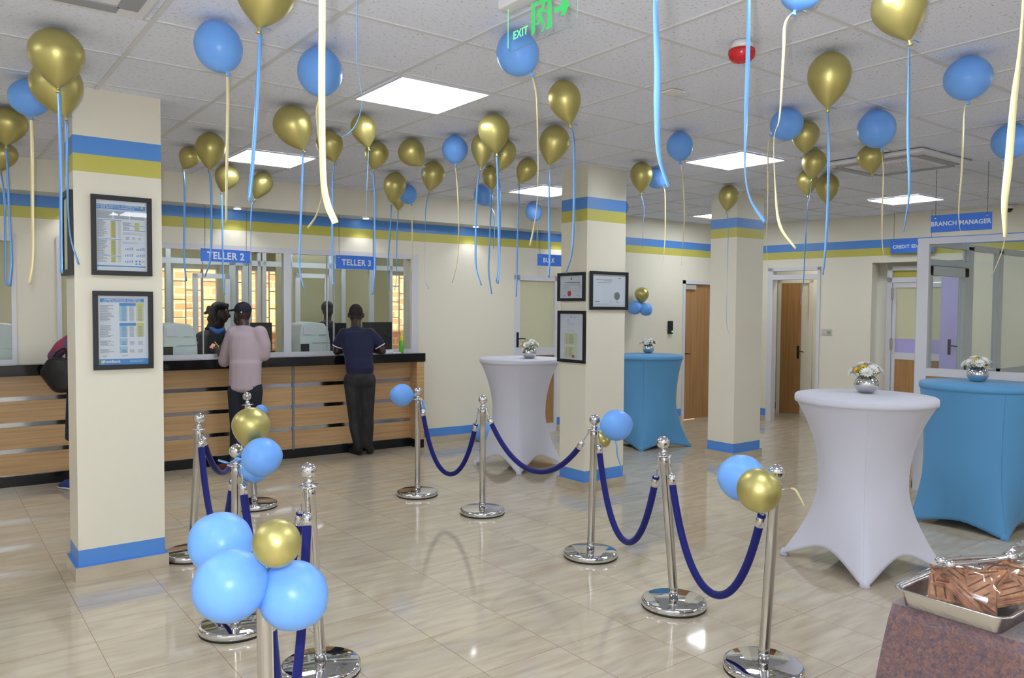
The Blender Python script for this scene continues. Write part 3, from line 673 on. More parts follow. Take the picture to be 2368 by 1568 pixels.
def poster_b(s):
    s.r(.04, .04, .92, .093, M_PBLUE); s.t('SUMMARY FINANCIAL STATEMENTS', .48, .057, s.w * .042, M_PAPER); s.t('FOR THE PERIOD ENDED 30TH JUNE 2020', .48, .08, s.w * .038, M_PAPER)
    for v0, v1 in ((.105, .37), (.395, .60), (.615, .72), (.735, .83)):
        s.r(.42, v0, .58, v1, M_PLBLUE)
        if v0 < .6: s.r(.42, v0, .75, v0 + .04, M_PBLUE, 2); s.r(.76, v0, .92, v0 + .04, M_PYEL, 2); s.r(.76, v0, .92, v1, mat('print_pale_mustard', (206, 202, 160), .5))
        n = int((v1 - v0) * 60); s.lines(.04, v0 + .03, .32, v1, n, M_PGREY, .5, .35)
        for u in (.46, .62, .79): s.lines(u, v0 + .045, u + .1, v1, n, M_PGREY, .15, .3, 3)
    s.lines(.08, .86, .18, .89, 2, M_PGREY); s.lines(.46, .86, .6, .88, 2, M_PGREY)
    s.r(0, .915, 1, 1, M_PBLUE); s.r(.05, .93, .12, .975, M_PYEL, 2); s.t('PostBank', .26, .953, s.w * .085, M_PAPER, .03)
    s.lines(.62, .935, .92, .97, 2, M_PLBLUE)
def cert_a(s):
    s.oval(.5, .14, .035, .06, M_PGREY); s.lines(.22, .28, .86, .33, 1, M_PGREY, .0, .5); s.lines(.12, .36, .9, .44, 2, M_PLGREY, .1); s.lines(.14, .46, .5, .62, 5, M_PLGREY, .3, .3); s.lines(.8, .3, .95, .6, 4, M_PLGREY); s.lines(.12, .66, .9, .7, 1, M_PLGREY, 0)
    s.oval(.42, .80, .085, .12, M_PRED); s.lines(.12, .86, .28, .92, 2, M_PGREY); s.lines(.72, .86, .88, .9, 1, M_PGREY)
def cert_b(s):
    s.lines(.1, .15, .32, .18, 1, M_PGREY, 0, .6); s.lines(.34, .14, .6, .21, 2, M_PGREY, .2, .4); s.lines(.14, .23, .55, .27, 1, M_PLGREY, 0, .5); s.lines(.78, .09, .86, .12, 1, M_PGREY, 0, .6)
    for q in ((.03, .03, .97, .035), (.03, .95, .97, .955), (.03, .03, .033, .955), (.967, .03, .97, .955)): s.r(*q, M_PLGREY)
    s.oval(.74, .66, .085, .125, M_PGREY); s.lines(.08, .82, .22, .86, 1, M_PGREY, 0, .5); s.lines(.08, .9, .48, .93, 1, M_PLGREY, 0, .6); s.lines(.52, .8, .62, .88, 2, M_PLGREY); s.lines(.7, .83, .84, .88, 2, M_PGREY)
def cert_c(s):
    s.oval(.47, .065, .02, .02, M_PGREY); s.lines(.58, .05, .68, .1, 3, M_PLGREY); s.lines(.32, .12, .42, .17, 3, M_PGREY); s.lines(.32, .19, .62, .24, 2, M_PLGREY, .1); s.lines(.32, .28, .42, .3, 1, M_PLGREY); s.lines(.3, .37, .62, .385, 1, M_PGREY, 0)
    s.r(.2, .42, .74, .68, M_PCREAM); s.r(.2, .71, .74, .96, M_PCREAM); s.lines(.27, .45, .33, .66, 12, M_PGREY, .2, .3); s.lines(.38, .45, .6, .66, 12, M_PGREY, .4, .35); s.lines(.27, .73, .33, .93, 10, M_PGREY, .2, .3); s.lines(.38, .73, .6, .93, 10, M_PGREY, .4, .35)
    s.oval(.58, .93, .05, .03, M_PRED)
picture('black framed sheet of figures with mustard columns, upper one on the left pillar', (.789, 5.585), (1, 0), [(209, 449), (350, 460), (350, 639), (210, 636)], poster_a)
picture('black framed sheet with pale blue columns, lower one on the left pillar', (.789, 5.585), (1, 0), [(213, 672), (353, 675), (353, 851), (215, 856)], poster_b)
picture('wide black framed certificate with a grey seal on the middle pillar', (5.08, 5.524), (1, 0), [(1364, 627), (1451, 630), (1448, 717), (1361, 716)], cert_b, tilt=.0)
picture('small black framed certificate with a large red seal on the middle pillar', (5.08, 5.524), (0, -1), [(1291, 632), (1354, 629), (1356, 695), (1294, 698)], cert_a)
picture('tall black framed letter with two cream tables on the middle pillar', (5.08, 5.524), (0, -1), [(1291, 720), (1354, 717), (1358, 838), (1294, 839)], cert_c)
# picture on the left side of the left pillar, seen nearly edge on
fr = Frame((.789, 5.916), (0, -1)); z1 = fr.at(150, 452)[1]; z0 = fr.at(158, 638)[1]
t = thing('framed_document', 'black framed document seen almost edge on, on the left pillar side', 'framed document', M=fr.m @ LM(.165, -.002, (z0 + z1) / 2)); hh = (z1 - z0) / 2
b = B()
for q in ((-.16, -.125, -hh, hh), (.125, .16, -hh, hh), (-.125, .125, hh - .035, hh), (-.125, .125, -hh, -hh + .035)): b.box(q[0], q[1], -.03, 0, q[2], q[3], M_BLACK)
b.build('frame', t); B().box(-.125, .125, -.012, -.01, -hh + .035, hh - .035, M_PCREAM).build('printed_sheet', t)

# ---------------------------------------------------------------- balloons
def spline_prof(pr, n=22):
    P = [Vector((a, b, 0)) for a, b in pr]; q = catmull(P, 4); return [(p.x, max(p.y, .0)) for p in q]
PR_G = spline_prof([(0, .05), (.03, .13), (.12, .38), (.28, .72), (.44, .93), (.58, 1), (.72, .95), (.85, .76), (.94, .48), (.985, .24), (1, .02)])
PR_B = spline_prof([(0, .05), (.015, .15), (.06, .42), (.18, .74), (.34, .95), (.5, 1), (.66, .95), (.81, .76), (.92, .49), (.98, .24), (1, .02)])
def ribbon_mesh(pts, width, face, m, curl=0):
    """flat strip along pts; face = angle of its width about the vertical"""
    P = catmull(pts, 6); b = B(); vs = []; n = len(P)
    for i, p in enumerate(P):
        t = (P[min(i + 1, n - 1)] - P[max(i - 1, 0)]).normalized()
        a = face + .35 * math.sin(i * .23 + face * 3); wv = RT * math.cos(a) + Vector((FW.x, FW.y, 0)).normalized() * math.sin(a)
        wv = (wv - t * wv.dot(t)); wv = wv.normalized() if wv.length > .05 else RT
        nn = t.cross(wv).normalized() * .0003
        vs += [p - wv * width / 2 - nn, p + wv * width / 2 - nn, p + wv * width / 2 + nn, p - wv * width / 2 + nn]
    fs = []
    for i in range(n - 1):
        for k in range(4): fs.append((i * 4 + k, i * 4 + (k + 1) % 4, i * 4 + 4 + (k + 1) % 4, i * 4 + 4 + k))
    fs += [(0, 1, 2, 3), (4 * n - 1, 4 * n - 2, 4 * n - 3, 4 * n - 4)]
    return b.add(vs, fs, m, True)
CACHE = {}
def balloon(label, col, top, knot, width, ribbon=None, rcol='b', face=.3, group=None, rw=.016, name='balloon'):
    """top, knot world points; ribbon = list of world points"""
    ax = (top - knot); L = ax.length; ax.normalize()
    q = ax.to_track_quat('Z', 'Y').to_matrix().to_4x4()
    t = thing(name, label, 'balloon', M=Matrix.Translation(knot) @ q, group=group)
    body = B().lathe([(r * width / 2, u * L) for u, r in (PR_G if col == 'g' else PR_B)], M_GB if col == 'g' else M_BB, n=32)
    body.build('latex_body', t)
    B().lathe([(.008, -.022), (.013, -.02), (.006, -.008), (.007, .002), (width * .035, .006)], M_GB if col == 'g' else M_BB, n=12).build('knot', t)
    if ribbon:
        inv = (Matrix.Translation(knot) @ q).inverted()
        P = [knot + Vector((0, 0, -.004))] + ribbon
        o = ribbon_mesh(P, rw, face, M_RB if rcol == 'b' else M_RY).build('ribbon', t); o.matrix_local = inv
        # small bow of ribbon at the knot
        k2 = knot; s_ = 1 if face > 0 else -1
        o = ribbon_mesh([k2 + Vector((0, 0, -.006)), k2 + RT * .02 * s_ + Vector((0, 0, .004)), k2 + RT * .045 * s_ + Vector((0, 0, -.006))], rw * .6, PI / 2 + .2, M_RB if rcol == 'b' else M_RY).build('ribbon_bow', t); o.matrix_local = inv
    return t
def cb(label, col, cx, cy, wpx, kx, ky, rcol, pts, face=.3, D=None, group='ceiling balloons', rw=.016):
    c = Vector((cx, cy)); k = Vector((kx, ky)); tp = c * 2 - k
    if D is None:
        X = at_z(tp.x, tp.y, H - .012); D = (X - EYE).dot(FW)
    for _ in range(4):      # settle the balloon just under the ceiling
        top = at_d(tp.x, tp.y, D); knot = at_d(kx, ky, D); ax = top - knot; L = ax.length; a_ = ax.normalized(); w_ = wpx * D / F_PX
        mz = max(knot.z + a_.z * u * L + r * w_ / 2 * math.sqrt(max(0, 1 - a_.z ** 2)) for u, r in (PR_G if col == 'g' else PR_B))
        D *= (H - .010 - EYE.z) / (mz - EYE.z)
    top = at_d(tp.x, tp.y, D); knot = at_d(kx, ky, D)
    # ribbon hangs in the vertical plane through the knot that faces the camera
    n = Vector((FW.x, FW.y, 0)).normalized(); R = []
    for (px, py) in pts:
        r = ray(px, py); R.append(EYE + r * ((knot - EYE).dot(n) / r.dot(n)))
    return balloon(label, col, top, knot, wpx * D / F_PX, R, rcol, face, group, rw)

cb('large gold balloon before the left pillar top, front one of two', 'g', 131, 136, 118, 135, 205, 'b', [(137, 230), (140, 400), (141, 560), (142, 632)], .1)
cb('gold balloon tucked behind the large gold one at the left pillar', 'g', 133, 206, 112, 152, 270, 'b', [(155, 300), (156, 420), (162, 540), (182, 612)], 1.2)
cb('blue balloon left of the pair of gold balloons at the left pillar', 'b', 68, 226, 88, 73, 269, 'y', [(74, 330), (75, 480), (75, 600), (68, 658)], .5, rw=.02)
cb('gold balloon cut by the left edge, upper one of two', 'g', 18, 293, 82, 15, 337, 'b', [(18, 400), (22, 500), (28, 600), (24, 662)], .9)
cb('gold balloon cut by the left edge, lower one with a looped ribbon', 'g', 6, 362, 62, 2, 396, 'b', [(10, 460), (12, 560), (14, 650), (22, 655), (26, 600), (24, 520)], .6)
cb('large blue balloon with a gold ribbon, right of the left pillar top', 'b', 505, 108, 106, 526, 166, 'y', [(527, 200), (526, 300), (524, 430), (523, 515)], .9)
cb('largest gold balloon at the top edge, left, with wide blue ribbon', 'g', 611, -6, 135, 600, 66, 'b', [(601, 100), (593, 250), (584, 380), (576, 466)], .35)
cb('large blue balloon behind the long gold ribbon in the upper left', 'b', 740, 166, 102, 742, 224, 'y', [(733, 260), (740, 340), (748, 420), (735, 490), (712, 528)], 1.1)
cb('tilted gold balloon between two ceiling panels, left of the long gold ribbon', 'g', 680, 297, 88, 701, 347, 'b', [(699, 400), (694, 545), (693, 620), (704, 671)], .9)
cb('gold balloon just behind the long gold ribbon near the second teller panel', 'g', 764, 338, 61, 774, 375, 'b', [(769, 420), (768, 545), (769, 620), (771, 662)], .7)
cb('gold balloon right of the long gold ribbon, upper one of a touching pair', 'g', 842, 303, 58, 852, 342, 'b', [(851, 380), (848, 440), (847, 500)], 1.3, rw=.008)
cb('gold balloon right of the long gold ribbon, lower one of a touching pair', 'g', 870, 360, 55, 863, 392, 'b', [(866, 440), (866, 540), (866, 620), (861, 682)], .4)
cb('small gold balloon touching a bigger one, leftmost near the bulkhead', 'g', 437, 366, 48, 424, 391, 'b', [(427, 440), (426, 540), (426, 600), (431, 650)], .6)
cb('gold balloon left of a ceiling panel, bigger of the leftmost pair', 'g', 486, 349, 66, 484, 392, 'b', [(488, 440), (489, 540), (486, 600), (474, 640)], .8)
cb('gold balloon below the gold ribbon end, left of the TELLER 2 board', 'g', 523, 413, 54, 513, 444, 'b', [(514, 500), (515, 580), (516, 640), (519, 683)], .5)
cb('gold balloon beside the end of the wide blue ribbon, above TELLER 2', 'g', 604, 429, 47, 590, 460, 'b', [(582, 480), (580, 540), (580, 592)], 1.3)
cb('tilted gold balloon right of the pair, above the bulkhead middle', 'g', 955, 356, 62, 979, 383, 'b', [(980, 400), (983, 425)], 1.4, rw=.008)
cb('gold balloon right of the tilted one, above the blank teller wall', 'g', 1000, 408, 54, 993, 443, 'b', [(985, 480), (983, 560), (983, 640), (991, 668)], 1.35)
cb('gold balloon in front of a small gold and a small blue one', 'g', 912, 434, 52, 905, 470, 'b', [(903, 520), (899, 580), (897, 630), (902, 673)], .9)
cb('smallest gold balloon, half hidden behind a gold one at the bulkhead', 'g', 922, 462, 34, 921, 487, 'b', [(918, 540), (917, 600), (917, 640), (913, 672)], 1.0)
cb('small blue balloon right of a gold pair at the bulkhead', 'b', 943, 449, 42, 952, 471, 'y', [(953, 520), (953, 580), (951, 620), (948, 632)], .9)
cb('blue balloon with gold ribbon alone between two gold groups', 'b', 1052, 346, 60, 1053, 379, 'y', [(1058, 430), (1061, 520), (1058, 600), (1046, 654)], 1.1)
cb('front gold balloon of the dense group left of the middle pillar', 'g', 1143, 309, 73, 1149, 355, 'b', [(1151, 400), (1153, 520), (1154, 600), (1151, 656)], .1)
cb('left gold balloon of the dense group left of the middle pillar', 'g', 1115, 347, 52, 1112, 388, 'b', [(1103, 440), (1100, 560), (1101, 620), (1113, 660)], .6)
cb('right gold balloon of the dense group left of the middle pillar', 'g', 1165, 362, 50, 1150, 398, 'b', [(1156, 440), (1156, 540), (1154, 620), (1147, 652)], .8)
cb('lowest gold balloon of the dense group left of the middle pillar', 'g', 1135, 411, 38, 1138, 440, 'b', [(1135, 490), (1132, 570), (1130, 630), (1137, 680)], .5)
cb('small blue balloon under the dense gold group, at the bulkhead', 'b', 1118, 453, 42, 1132, 474, 'b', [(1143, 500), (1142, 575)], 1.1)
cb('small gold balloon alone, right of the dense gold group', 'g', 1216, 396, 47, 1201, 424, 'b', [(1199, 480), (1196, 580), (1195, 640), (1194, 686)], .6)
cb('small low blue balloon left of the middle pillar, behind a gold ribbon', 'b', 1234, 490, 38, 1243, 511, 'y', [(1242, 560), (1241, 660), (1240, 740), (1238, 790)], 1.35, rw=.01)
cb('large blue balloon partly behind the EXIT sign', 'b', 1197, 124, 98, 1227, 168, 'y', [(1235, 190), (1242, 240), (1244, 400), (1240, 490), (1226, 568)], 1.0)
cb('gold balloon right of the large panel, upper of two at the pillar', 'g', 1307, 237, 75, 1319, 288, 'b', [(1327, 330), (1327, 480), (1323, 580), (1309, 632)], .7)
cb('gold balloon left of the middle pillar top, lower of two', 'g', 1280, 336, 70, 1269, 382, 'b', [(1270, 440), (1270, 540), (1271, 600), (1269, 642)], .4)
cb('gold balloon right of the middle pillar in front of a blue one', 'g', 1483, 410, 52, 1482, 446, 'b', [(1489, 480), (1487, 530), (1486, 572)], 1.3)
cb('blue balloon behind a gold one, right of the middle pillar', 'b', 1517, 412, 46, 1534, 431, 'y', [(1538, 450), (1538, 540), (1534, 600), (1529, 618)], .9)
cb('blue balloon left of the panel between the middle and right pillars', 'b', 1572, 338, 60, 1573, 373, 'y', [(1580, 420), (1583, 500), (1579, 570), (1575, 614)], .9)
cb('blue balloon cut by the top edge with a folded gold ribbon', 'b', 1852, -22, 95, 1838, 24, 'y', [(1816, 55), (1812, 120), (1803, 270), (1790, 320), (1793, 430), (1803, 520), (1840, 575)], .8)
cb('blue balloon beside a gold one, right of the panel, with gold ribbon', 'b', 1819, 288, 73, 1787, 311, 'y', [(1777, 340), (1776, 460), (1773, 580), (1786, 668)], .9)
cb('gold balloon touching the blue one right of the middle panels', 'g', 1862, 317, 62, 1860, 355, 'b', [(1861, 370), (1860, 400)], 1.3, rw=.008)
cb('gold balloon in the middle of the stacked gold group at right', 'g', 1882, 380, 54, 1878, 415, 'b', [(1874, 440), (1866, 500), (1864, 580)], 1.2)
cb('lower left gold balloon of the stacked group with curled blue ribbon', 'g', 1867, 422, 46, 1868, 453, 'b', [(1866, 500), (1861, 580), (1858, 650), (1850, 706)], .7)
cb('lower right gold balloon of the stacked group behind a blue ribbon', 'g', 1913, 436, 52, 1912, 472, 'b', [(1913, 500), (1912, 560)], 1.4, rw=.008)
cb('large gold balloon over the stacked group with long blue ribbon', 'g', 1917, 185, 96, 1914, 250, 'b', [(1916, 300), (1915, 440), (1910, 560), (1903, 636)], .5)
cb('largest gold balloon cut by the top edge at right', 'g', 2082, 26, 120, 2102, 94, 'b', [(2102, 160), (2100, 320), (2103, 440), (2090, 536)], .6)
cb('blue balloon over a small gold one, left of the BRANCH MANAGER board', 'b', 2027, 298, 84, 2038, 342, 'y', [(2043, 400), (2040, 500), (2042, 580), (2057, 636)], .8)
cb('gold balloon hanging just under a blue one, below right of the air conditioner', 'g', 2013, 369, 58, 2017, 402, 'b', [(2018, 415), (2019, 425)], 1.2, rw=.008)
cb('large blue balloon high at right with folded gold ribbon', 'b', 2238, 181, 102, 2239, 232, 'y', [(2229, 262), (2225, 380), (2217, 500), (2228, 566)], .75)
cb('blue balloon cut by the right edge behind a gold ribbon', 'b', 2337, 327, 80, 2323, 367, 'y', [(2318, 385), (2322, 460), (2322, 560), (2292, 642)], 1.2)
cb('gold balloon alone in front of the right pillar top', 'g', 1684, 458, 45, 1680, 488, 'b', [(1684, 520), (1682, 640), (1680, 740), (1688, 780)], 1.2)
# balloons wholly above the picture, whose ribbons hang into it
def ob(label, col, px, D, rcol, pts, face, rw=.017, kz=2.86):
    n = Vector((FW.x, FW.y, 0)).normalized(); r = ray(px, 0); K = EYE + r * (D / r.dot(n)); K.z = kz
    R = []
    for (a, c) in pts: r = ray(a, c); R.append(EYE + r * ((K - EYE).dot(n) / r.dot(n)))
    return balloon(label, col, K + Vector((0, 0, .255)), K, .22, R, rcol, face, 'ceiling balloons', rw)
ob('balloon above the picture whose wide gold ribbon hangs down at left', 'b', 744, 1.95, 'y', [(745, 0), (744, 200), (747, 400), (757, 470), (776, 516)], .15)
ob('balloon above the picture whose blue ribbon ends left of the fire alarm', 'g', 1514, 2.0, 'b', [(1516, 0), (1520, 150), (1519, 250), (1524, 360), (1546, 432)], .45)
ob('balloon above the picture whose blue ribbon crosses the fire alarm', 'g', 1733, 2.7, 'b', [(1732, 0), (1729, 150), (1725, 270), (1723, 390), (1735, 460), (1769, 514)], .6)
ob('balloon above the picture whose gold ribbon hangs at the right edge', 'b', 2372, 1.75, 'y', [(2366, 40), (2345, 230), (2332, 380), (2323, 470), (2325, 548)], .2)
ob('balloon above the picture whose thin curling ribbon hangs at left', 'g', 826, 2.6, 'b', [(826, 60), (826, 140), (832, 190), (837, 240), (822, 290), (795, 315), (774, 305)], 1.2, rw=.004)

D3_ = at_d
def wb(label, col, px, py, rpx, D, kdir, group, L=1.12, ribbon=None, rcol='b', rw=.012):
    """balloon at arm's height: centre pixel, radius in pixels, depth, direction from centre to knot"""
    c = at_d(px, py, D); R = rpx * D / F_PX; k = Vector(kdir).normalized(); kn = c + k * R * L; tp = c - k * R * 1.02
    return balloon(label, col, tp, kn, 2 * R, ribbon, rcol, .5, group, rw)
UPD = UP
S_G = 'balloons tied to stanchions'
wb('big pale blue balloon of the nearest bunch, upper left', 'b', 508, 1255, 71, 2.66, RT * .8 - UP * .5, S_G)
wb('biggest pale blue balloon of the nearest bunch, lower left', 'b', 529, 1356, 83, 2.42, RT * .7 + UP * .45, S_G)
wb('big pale blue balloon of the nearest bunch, lower right', 'b', 681, 1379, 78, 2.50, -RT * .75 + UP * .6, S_G)
wb('gold balloon of the nearest bunch, end on', 'g', 640, 1257, 55, 2.34, FW * .9 - UP * .4 - RT * .3, S_G, 1.35)
wb('gold balloon on the queue pole before the man in the cap', 'g', 580, 986, 43, 4.15, -UP * .9 - RT * .1, S_G, 1.3)
wb('blue balloon below the gold one on the left queue pole', 'b', 608, 1056, 44, 4.05, -RT * .9 - UP * .1, S_G, ribbon=[D3_(550, 1062, 4.06), D3_(530, 1070, 4.06), D3_(504, 1064, 4.06)], rw=.012)
wb('blue balloon half hidden, lowest on the left queue pole', 'b', 588, 1084, 33, 4.25, -RT * .8 + UP * .3, S_G)
wb('blue balloon peeking out behind the trousers of the man in the cap', 'b', 604, 950, 14, 6.7, -RT, S_G)
wb('blue balloon left of the stanchion at the counter end', 'b', 928, 914, 26, 7.1, RT, S_G)
wb('blue balloon right of the stanchion at the middle pillar', 'b', 1427, 983, 36, 5.45, -RT * .9 - UP * .2, S_G, ribbon=[D3_(1404, 995, 5.45), D3_(1424, 1025, 5.4), D3_(1428, 1055, 5.42), D3_(1438, 1084, 5.42)], rw=.010)
wb('gold balloon half hidden beneath the blue one at the middle pillar', 'g', 1395, 1018, 17, 5.75, -RT * .5 + UP * .8, S_G, 1.3)
wb('blue balloon behind the gold one on the front right stanchion', 'b', 1713, 1105, 53, 3.85, RT * .9 - UP * .1, S_G)
wb('gold balloon on the front right stanchion', 'g', 1757, 1133, 51, 3.62, RT * .6 + FW * .6 + UP * .1, S_G, 1.25, ribbon=[D3_(1805, 1132, 3.66), D3_(1835, 1130, 3.66), D3_(1850, 1150, 3.66), D3_(1862, 1173, 3.66)], rcol='y', rw=.010)
wb('blue balloon on the floor behind the left white table', 'b', 1119, 1001, 23, (at_z(1119, 1001, .105) - EYE).dot(FW), RT, None)
K_ = at_d(975, 925, 7.35)
t = thing('burst_balloon', 'limp blue burst balloon with gold ribbon scraps at the counter end stanchion', 'balloon', K_)
B().lathe([(.003, 0), (.012, -.015), (.026, -.06), (.03, -.085), (.02, -.11), (.004, -.12)], M_BB, Matrix.Translation((.01, 0, 0)), 16).build('limp_latex', t)
for q in (-.02, .012, .03): ribbon_mesh([Vector((-.05, 0, .02)), Vector((0, 0, .015)), RT * q + Vector((0, 0, -.05)), RT * (q * 2) + Vector((0, 0, -.13))], .010, .5 + q * 20, M_RY).build('ribbon', t)
W_G = 'balloons on the far wall'
wb('gold balloon topping the trio on the far wall', 'g', 1484, 681, 16.5, 11.52, -UP, W_G, 1.3)
wb('left blue balloon of the trio on the far wall', 'b', 1468, 712, 16, 11.52, RT * .6 + UP * .6, W_G)
wb('right blue balloon of the trio on the far wall', 'b', 1494, 716, 15, 11.52, -RT * .6 + UP * .6, W_G)
cb('blue balloon peeking out from behind the middle pillar stripe', 'b', 1435, 480, 37, 1436, 500, 'y', [(1437, 540), (1437, 600)], group=None)

# ---------------------------------------------------------------- stanchions and ropes
def stanchion(label, x, y, lean=(0, 0), h=1.0):
    t = thing('stanchion', label, 'stanchion', (x, y, 0), group='chrome queue stanchions')
    B().lathe([(.188, 0), (.190, .004), (.190, .010)], M_RUBBER, n=48).build('rubber_foot', t)
    B().lathe([(.188, .010), (.190, .014), (.190, .036), (.186, .042), (.175, .046), (.03, .052), (.03, .052)], M_CHROME, n=64).build('base_plate', t)
    M = Matrix.Translation((0, 0, .05)) @ (Vector((lean[0], lean[1], .93)).to_track_quat('Z', 'Y').to_matrix().to_4x4())
    B().lathe([(.027, 0), (.027, .07), (.0255, .075), (.0255, .80), (.0275, .802), (.0275, .845), (.020, .85)], M_STEEL, M, n=28).build('pole', t)
    B().lathe([(.015, .848), (.046, .850), (.050, .853), (.046, .857), (.020, .860), (.018, .868), (.026, .872), (.012, .882), (.010, .892), (.016, .896)], M_CHROME, M, n=32).build('collar', t)
    B().lathe([(.002, .888)] + [(.0385 * math.sin(PI * k / 16), .927 - .0385 * math.cos(PI * k / 16)) for k in range(1, 16)] + [(.002, .966)], M_CHROME, M, n=32).build('ball_finial', t)
    top = Matrix.Translation((x, y, 0)) @ M
    return t, (top @ Vector((0, 0, .852)))
SP = {}
for k, lab, x, y, ln in ((1, 'chrome stanchion nearest the end of the teller counter', 3.71, 6.34, (0, 0)),
                        (2, 'chrome stanchion in front of the left white table', 3.83, 5.45, (0, 0)),
                        (3, 'chrome stanchion before the middle pillar, blue balloon beside its ball', 3.78, 4.04, (.016, -.012)),
                        (4, 'leaning chrome stanchion between the middle pillar and the front right one', 3.54, 3.06, (-.062, .047)),
                        (5, 'front right chrome stanchion holding a gold and a blue balloon', 3.25, 2.24, (.035, -.027)),
                        (6, 'chrome stanchion directly before the legs of the man in the cap', 2.33, 6.79, (-.05, .038)),
                        (7, 'chrome stanchion just right of the left pillar', 1.51, 5.69, (.045, -.035)),
                        (8, 'chrome stanchion beside the blue and gold balloons, left of centre', 1.35, 4.25, (.009, -.007)),
                        (9, 'tall looking chrome stanchion right of the nearest balloon bunch', 1.52, 3.51, (-.046, .035)),
                        (10, 'nearest chrome stanchion, its top hidden by the balloon bunch', .875, 2.433, (-.01, .01))):
    SP[k] = stanchion(lab, x, y, ln)[1]
def rope(label, a, c, zlow, oa=.055, oc=.055):
    A = SP[a] if a in SP else a; C_ = SP[c] if c in SP else c
    d = Vector((C_.x - A.x, C_.y - A.y, 0)); L = d.length; d.normalize()
    p0 = A + d * oa + Vector((0, 0, -.02)); p1 = C_ - d * oc + Vector((0, 0, -.02))
    t = thing('velvet_rope', label, 'rope', (p0 + p1) / 2, group='blue velvet queue ropes'); off = -(p0 + p1) / 2
    LL = (Vector((p1.x, p1.y)) - Vector((p0.x, p0.y))).length; zm = (p0.z + p1.z) / 2; sag = zm - zlow
    # catenary by bisection on its parameter
    lo, hi = .02, 20
    for _ in range(60):
        m = (lo + hi) / 2
        v = m * (math.cosh(min(LL / 2 / m, 50)) - 1)
        if v > sag: lo = m
        else: hi = m
    pts = []
    for i in range(41):
        u = -1 + 2 * i / 40; u = math.copysign(abs(u) ** .8, u); x = u * LL / 2
        z = zlow + m * (math.cosh(x / m) - 1); q = (u + 1) / 2
        pts.append(Vector((p0.x + (p1.x - p0.x) * q, p0.y + (p1.y - p0.y) * q, z + (p0.z - zm) * (1 - 2 * q))) + off)
    def cut(P, L0):     # start after the length taken by the end cap
        s_ = 0
        for i in range(len(P) - 1):
            s_ += (P[i + 1] - P[i]).length
            if s_ > L0: return i + 1
    i0 = cut(pts, .09); i1 = len(pts) - cut(pts[::-1], .09)
    B().tube(catmull(pts[i0:i1], 3), .021, M_VELVET, 14).build('velvet_cord', t)
    for P in (pts[:i0 + 1], pts[::-1][:len(pts) - i1 + 2]):
        e = P[-1]; s0 = P[0]; dd = (e - s0).normalized(); q = e
        ec_ = B().tube([q + dd * .005, q - dd * .045, q - dd * .052, q - dd * .062], [.0225, .0225, .016, .009], M_CHROME, 14).build('end_cap', t); 
        B().tube([q - dd * .06, s0 + dd * .012, s0 + Vector((0, 0, .012)), s0 + Vector((0, 0, .026)) - d * 0], .0055, M_CHROME, 8).build('snap_hook', ec_)
    return t
rope('bright blue velvet rope hanging left of the left white table', 1, 2, .27)
rope('dark blue velvet rope sagging before the left white table and pillar', 2, 3, .49)
rope('dark blue velvet rope right of the stanchion at the middle pillar', 3, 4, .25)
rope('nearest blue velvet rope on the right, ending at the balloon stanchion', 4, 5, .23)
rope('blue velvet rope hanging deep just right of the left pillar', 7, 8, .36)
rope('blue velvet rope behind the left queue pole, before the counter', 7, 6, .46)
rope('blue velvet rope dropping behind the nearest balloon bunch', 8, 9, .30)
rope('blue velvet rope in front of the tall looking stanchion, running out of the picture', 9, 10, .16)

# ---------------------------------------------------------------- cocktail tables
def cocktail(label, x, y, rt, zt, rot, foot, waist, m, arch=.15, group='cocktail tables in stretch covers', wz=.5, folds=0):
    t = thing('cocktail_table', label, 'table', (x, y, 0), group=group)
    n = 128; rows = 40; vs = []; fs = []
    for j in range(rows + 1):
        v = j / rows
        for k in range(n):
            a = 2 * PI * k / n; q = ((a - rot) % (PI / 2)) - PI / 4; c = abs(q) / (PI / 4)      # c = 1 at a foot, 0 between
            hem = arch * (1 - c ** 2) ** 1.0 if c < 1 else 0
            Rb = foot * (math.cos(PI / 4) / math.cos(q)) * (1 - .10 * (1 - c * c)); Rb = Rb + (foot - Rb) * c ** 12
            Rw = waist * (1 + .035 * (c ** 3))
            if v < wz: s_ = 1 - v / wz; R = Rw + (rt - Rw) * s_ ** 2.1
            else: s_ = (v - wz) / (1 - wz); R = Rw + (Rb - Rw) * s_ ** 1.7
            if folds and v > .6: R += folds * math.sin(a * 37 + v * 6) * (v - .6) * .02
            z = (zt - .035) * (1 - v) + hem * v ** 2
            vs.append((R * math.cos(a), R * math.sin(a), z))
    for j in range(rows):
        for k in range(n): fs.append((j * n + k, j * n + (k + 1) % n, (j + 1) * n + (k + 1) % n, (j + 1) * n + k))
    b = B().add(vs, fs, m, True); cv = b.build('stretch_cover', t)
    md = cv.modifiers.new('thick', 'SOLIDIFY'); md.thickness = .002
    B().lathe([(rt - .012, zt - .052), (rt + .003, zt - .05), (rt + .005, zt - .03), (rt + .003, zt - .008), (rt - .006, zt), (.005, zt)], m, n=96).build('covered_top', t)
    for k in range(4):
        a = rot + k * PI / 2; ft = B(); c = Vector((math.cos(a), math.sin(a), 0)) * (foot - .03)
        # rot is where q = -45 degrees, i.e. a foot
        ft.lathe([(.03, 0), (.034, .004), (.026, .03), (.012, .05)], m, Matrix.Translation(c), 16); ft.build('covered_foot', t)
    for q_ in (0, 2):
        kk = round(rot / (2 * PI) * n + q_ * n / 4) % n
        P = [Vector(vs[j * n + kk]) * 1.0 + Vector((math.cos(2 * PI * kk / n), math.sin(2 * PI * kk / n), 0)) * .0015 for j in range(rows)]
        B().tube(P, .0022, m, 6).build('seam', cv)
    return t
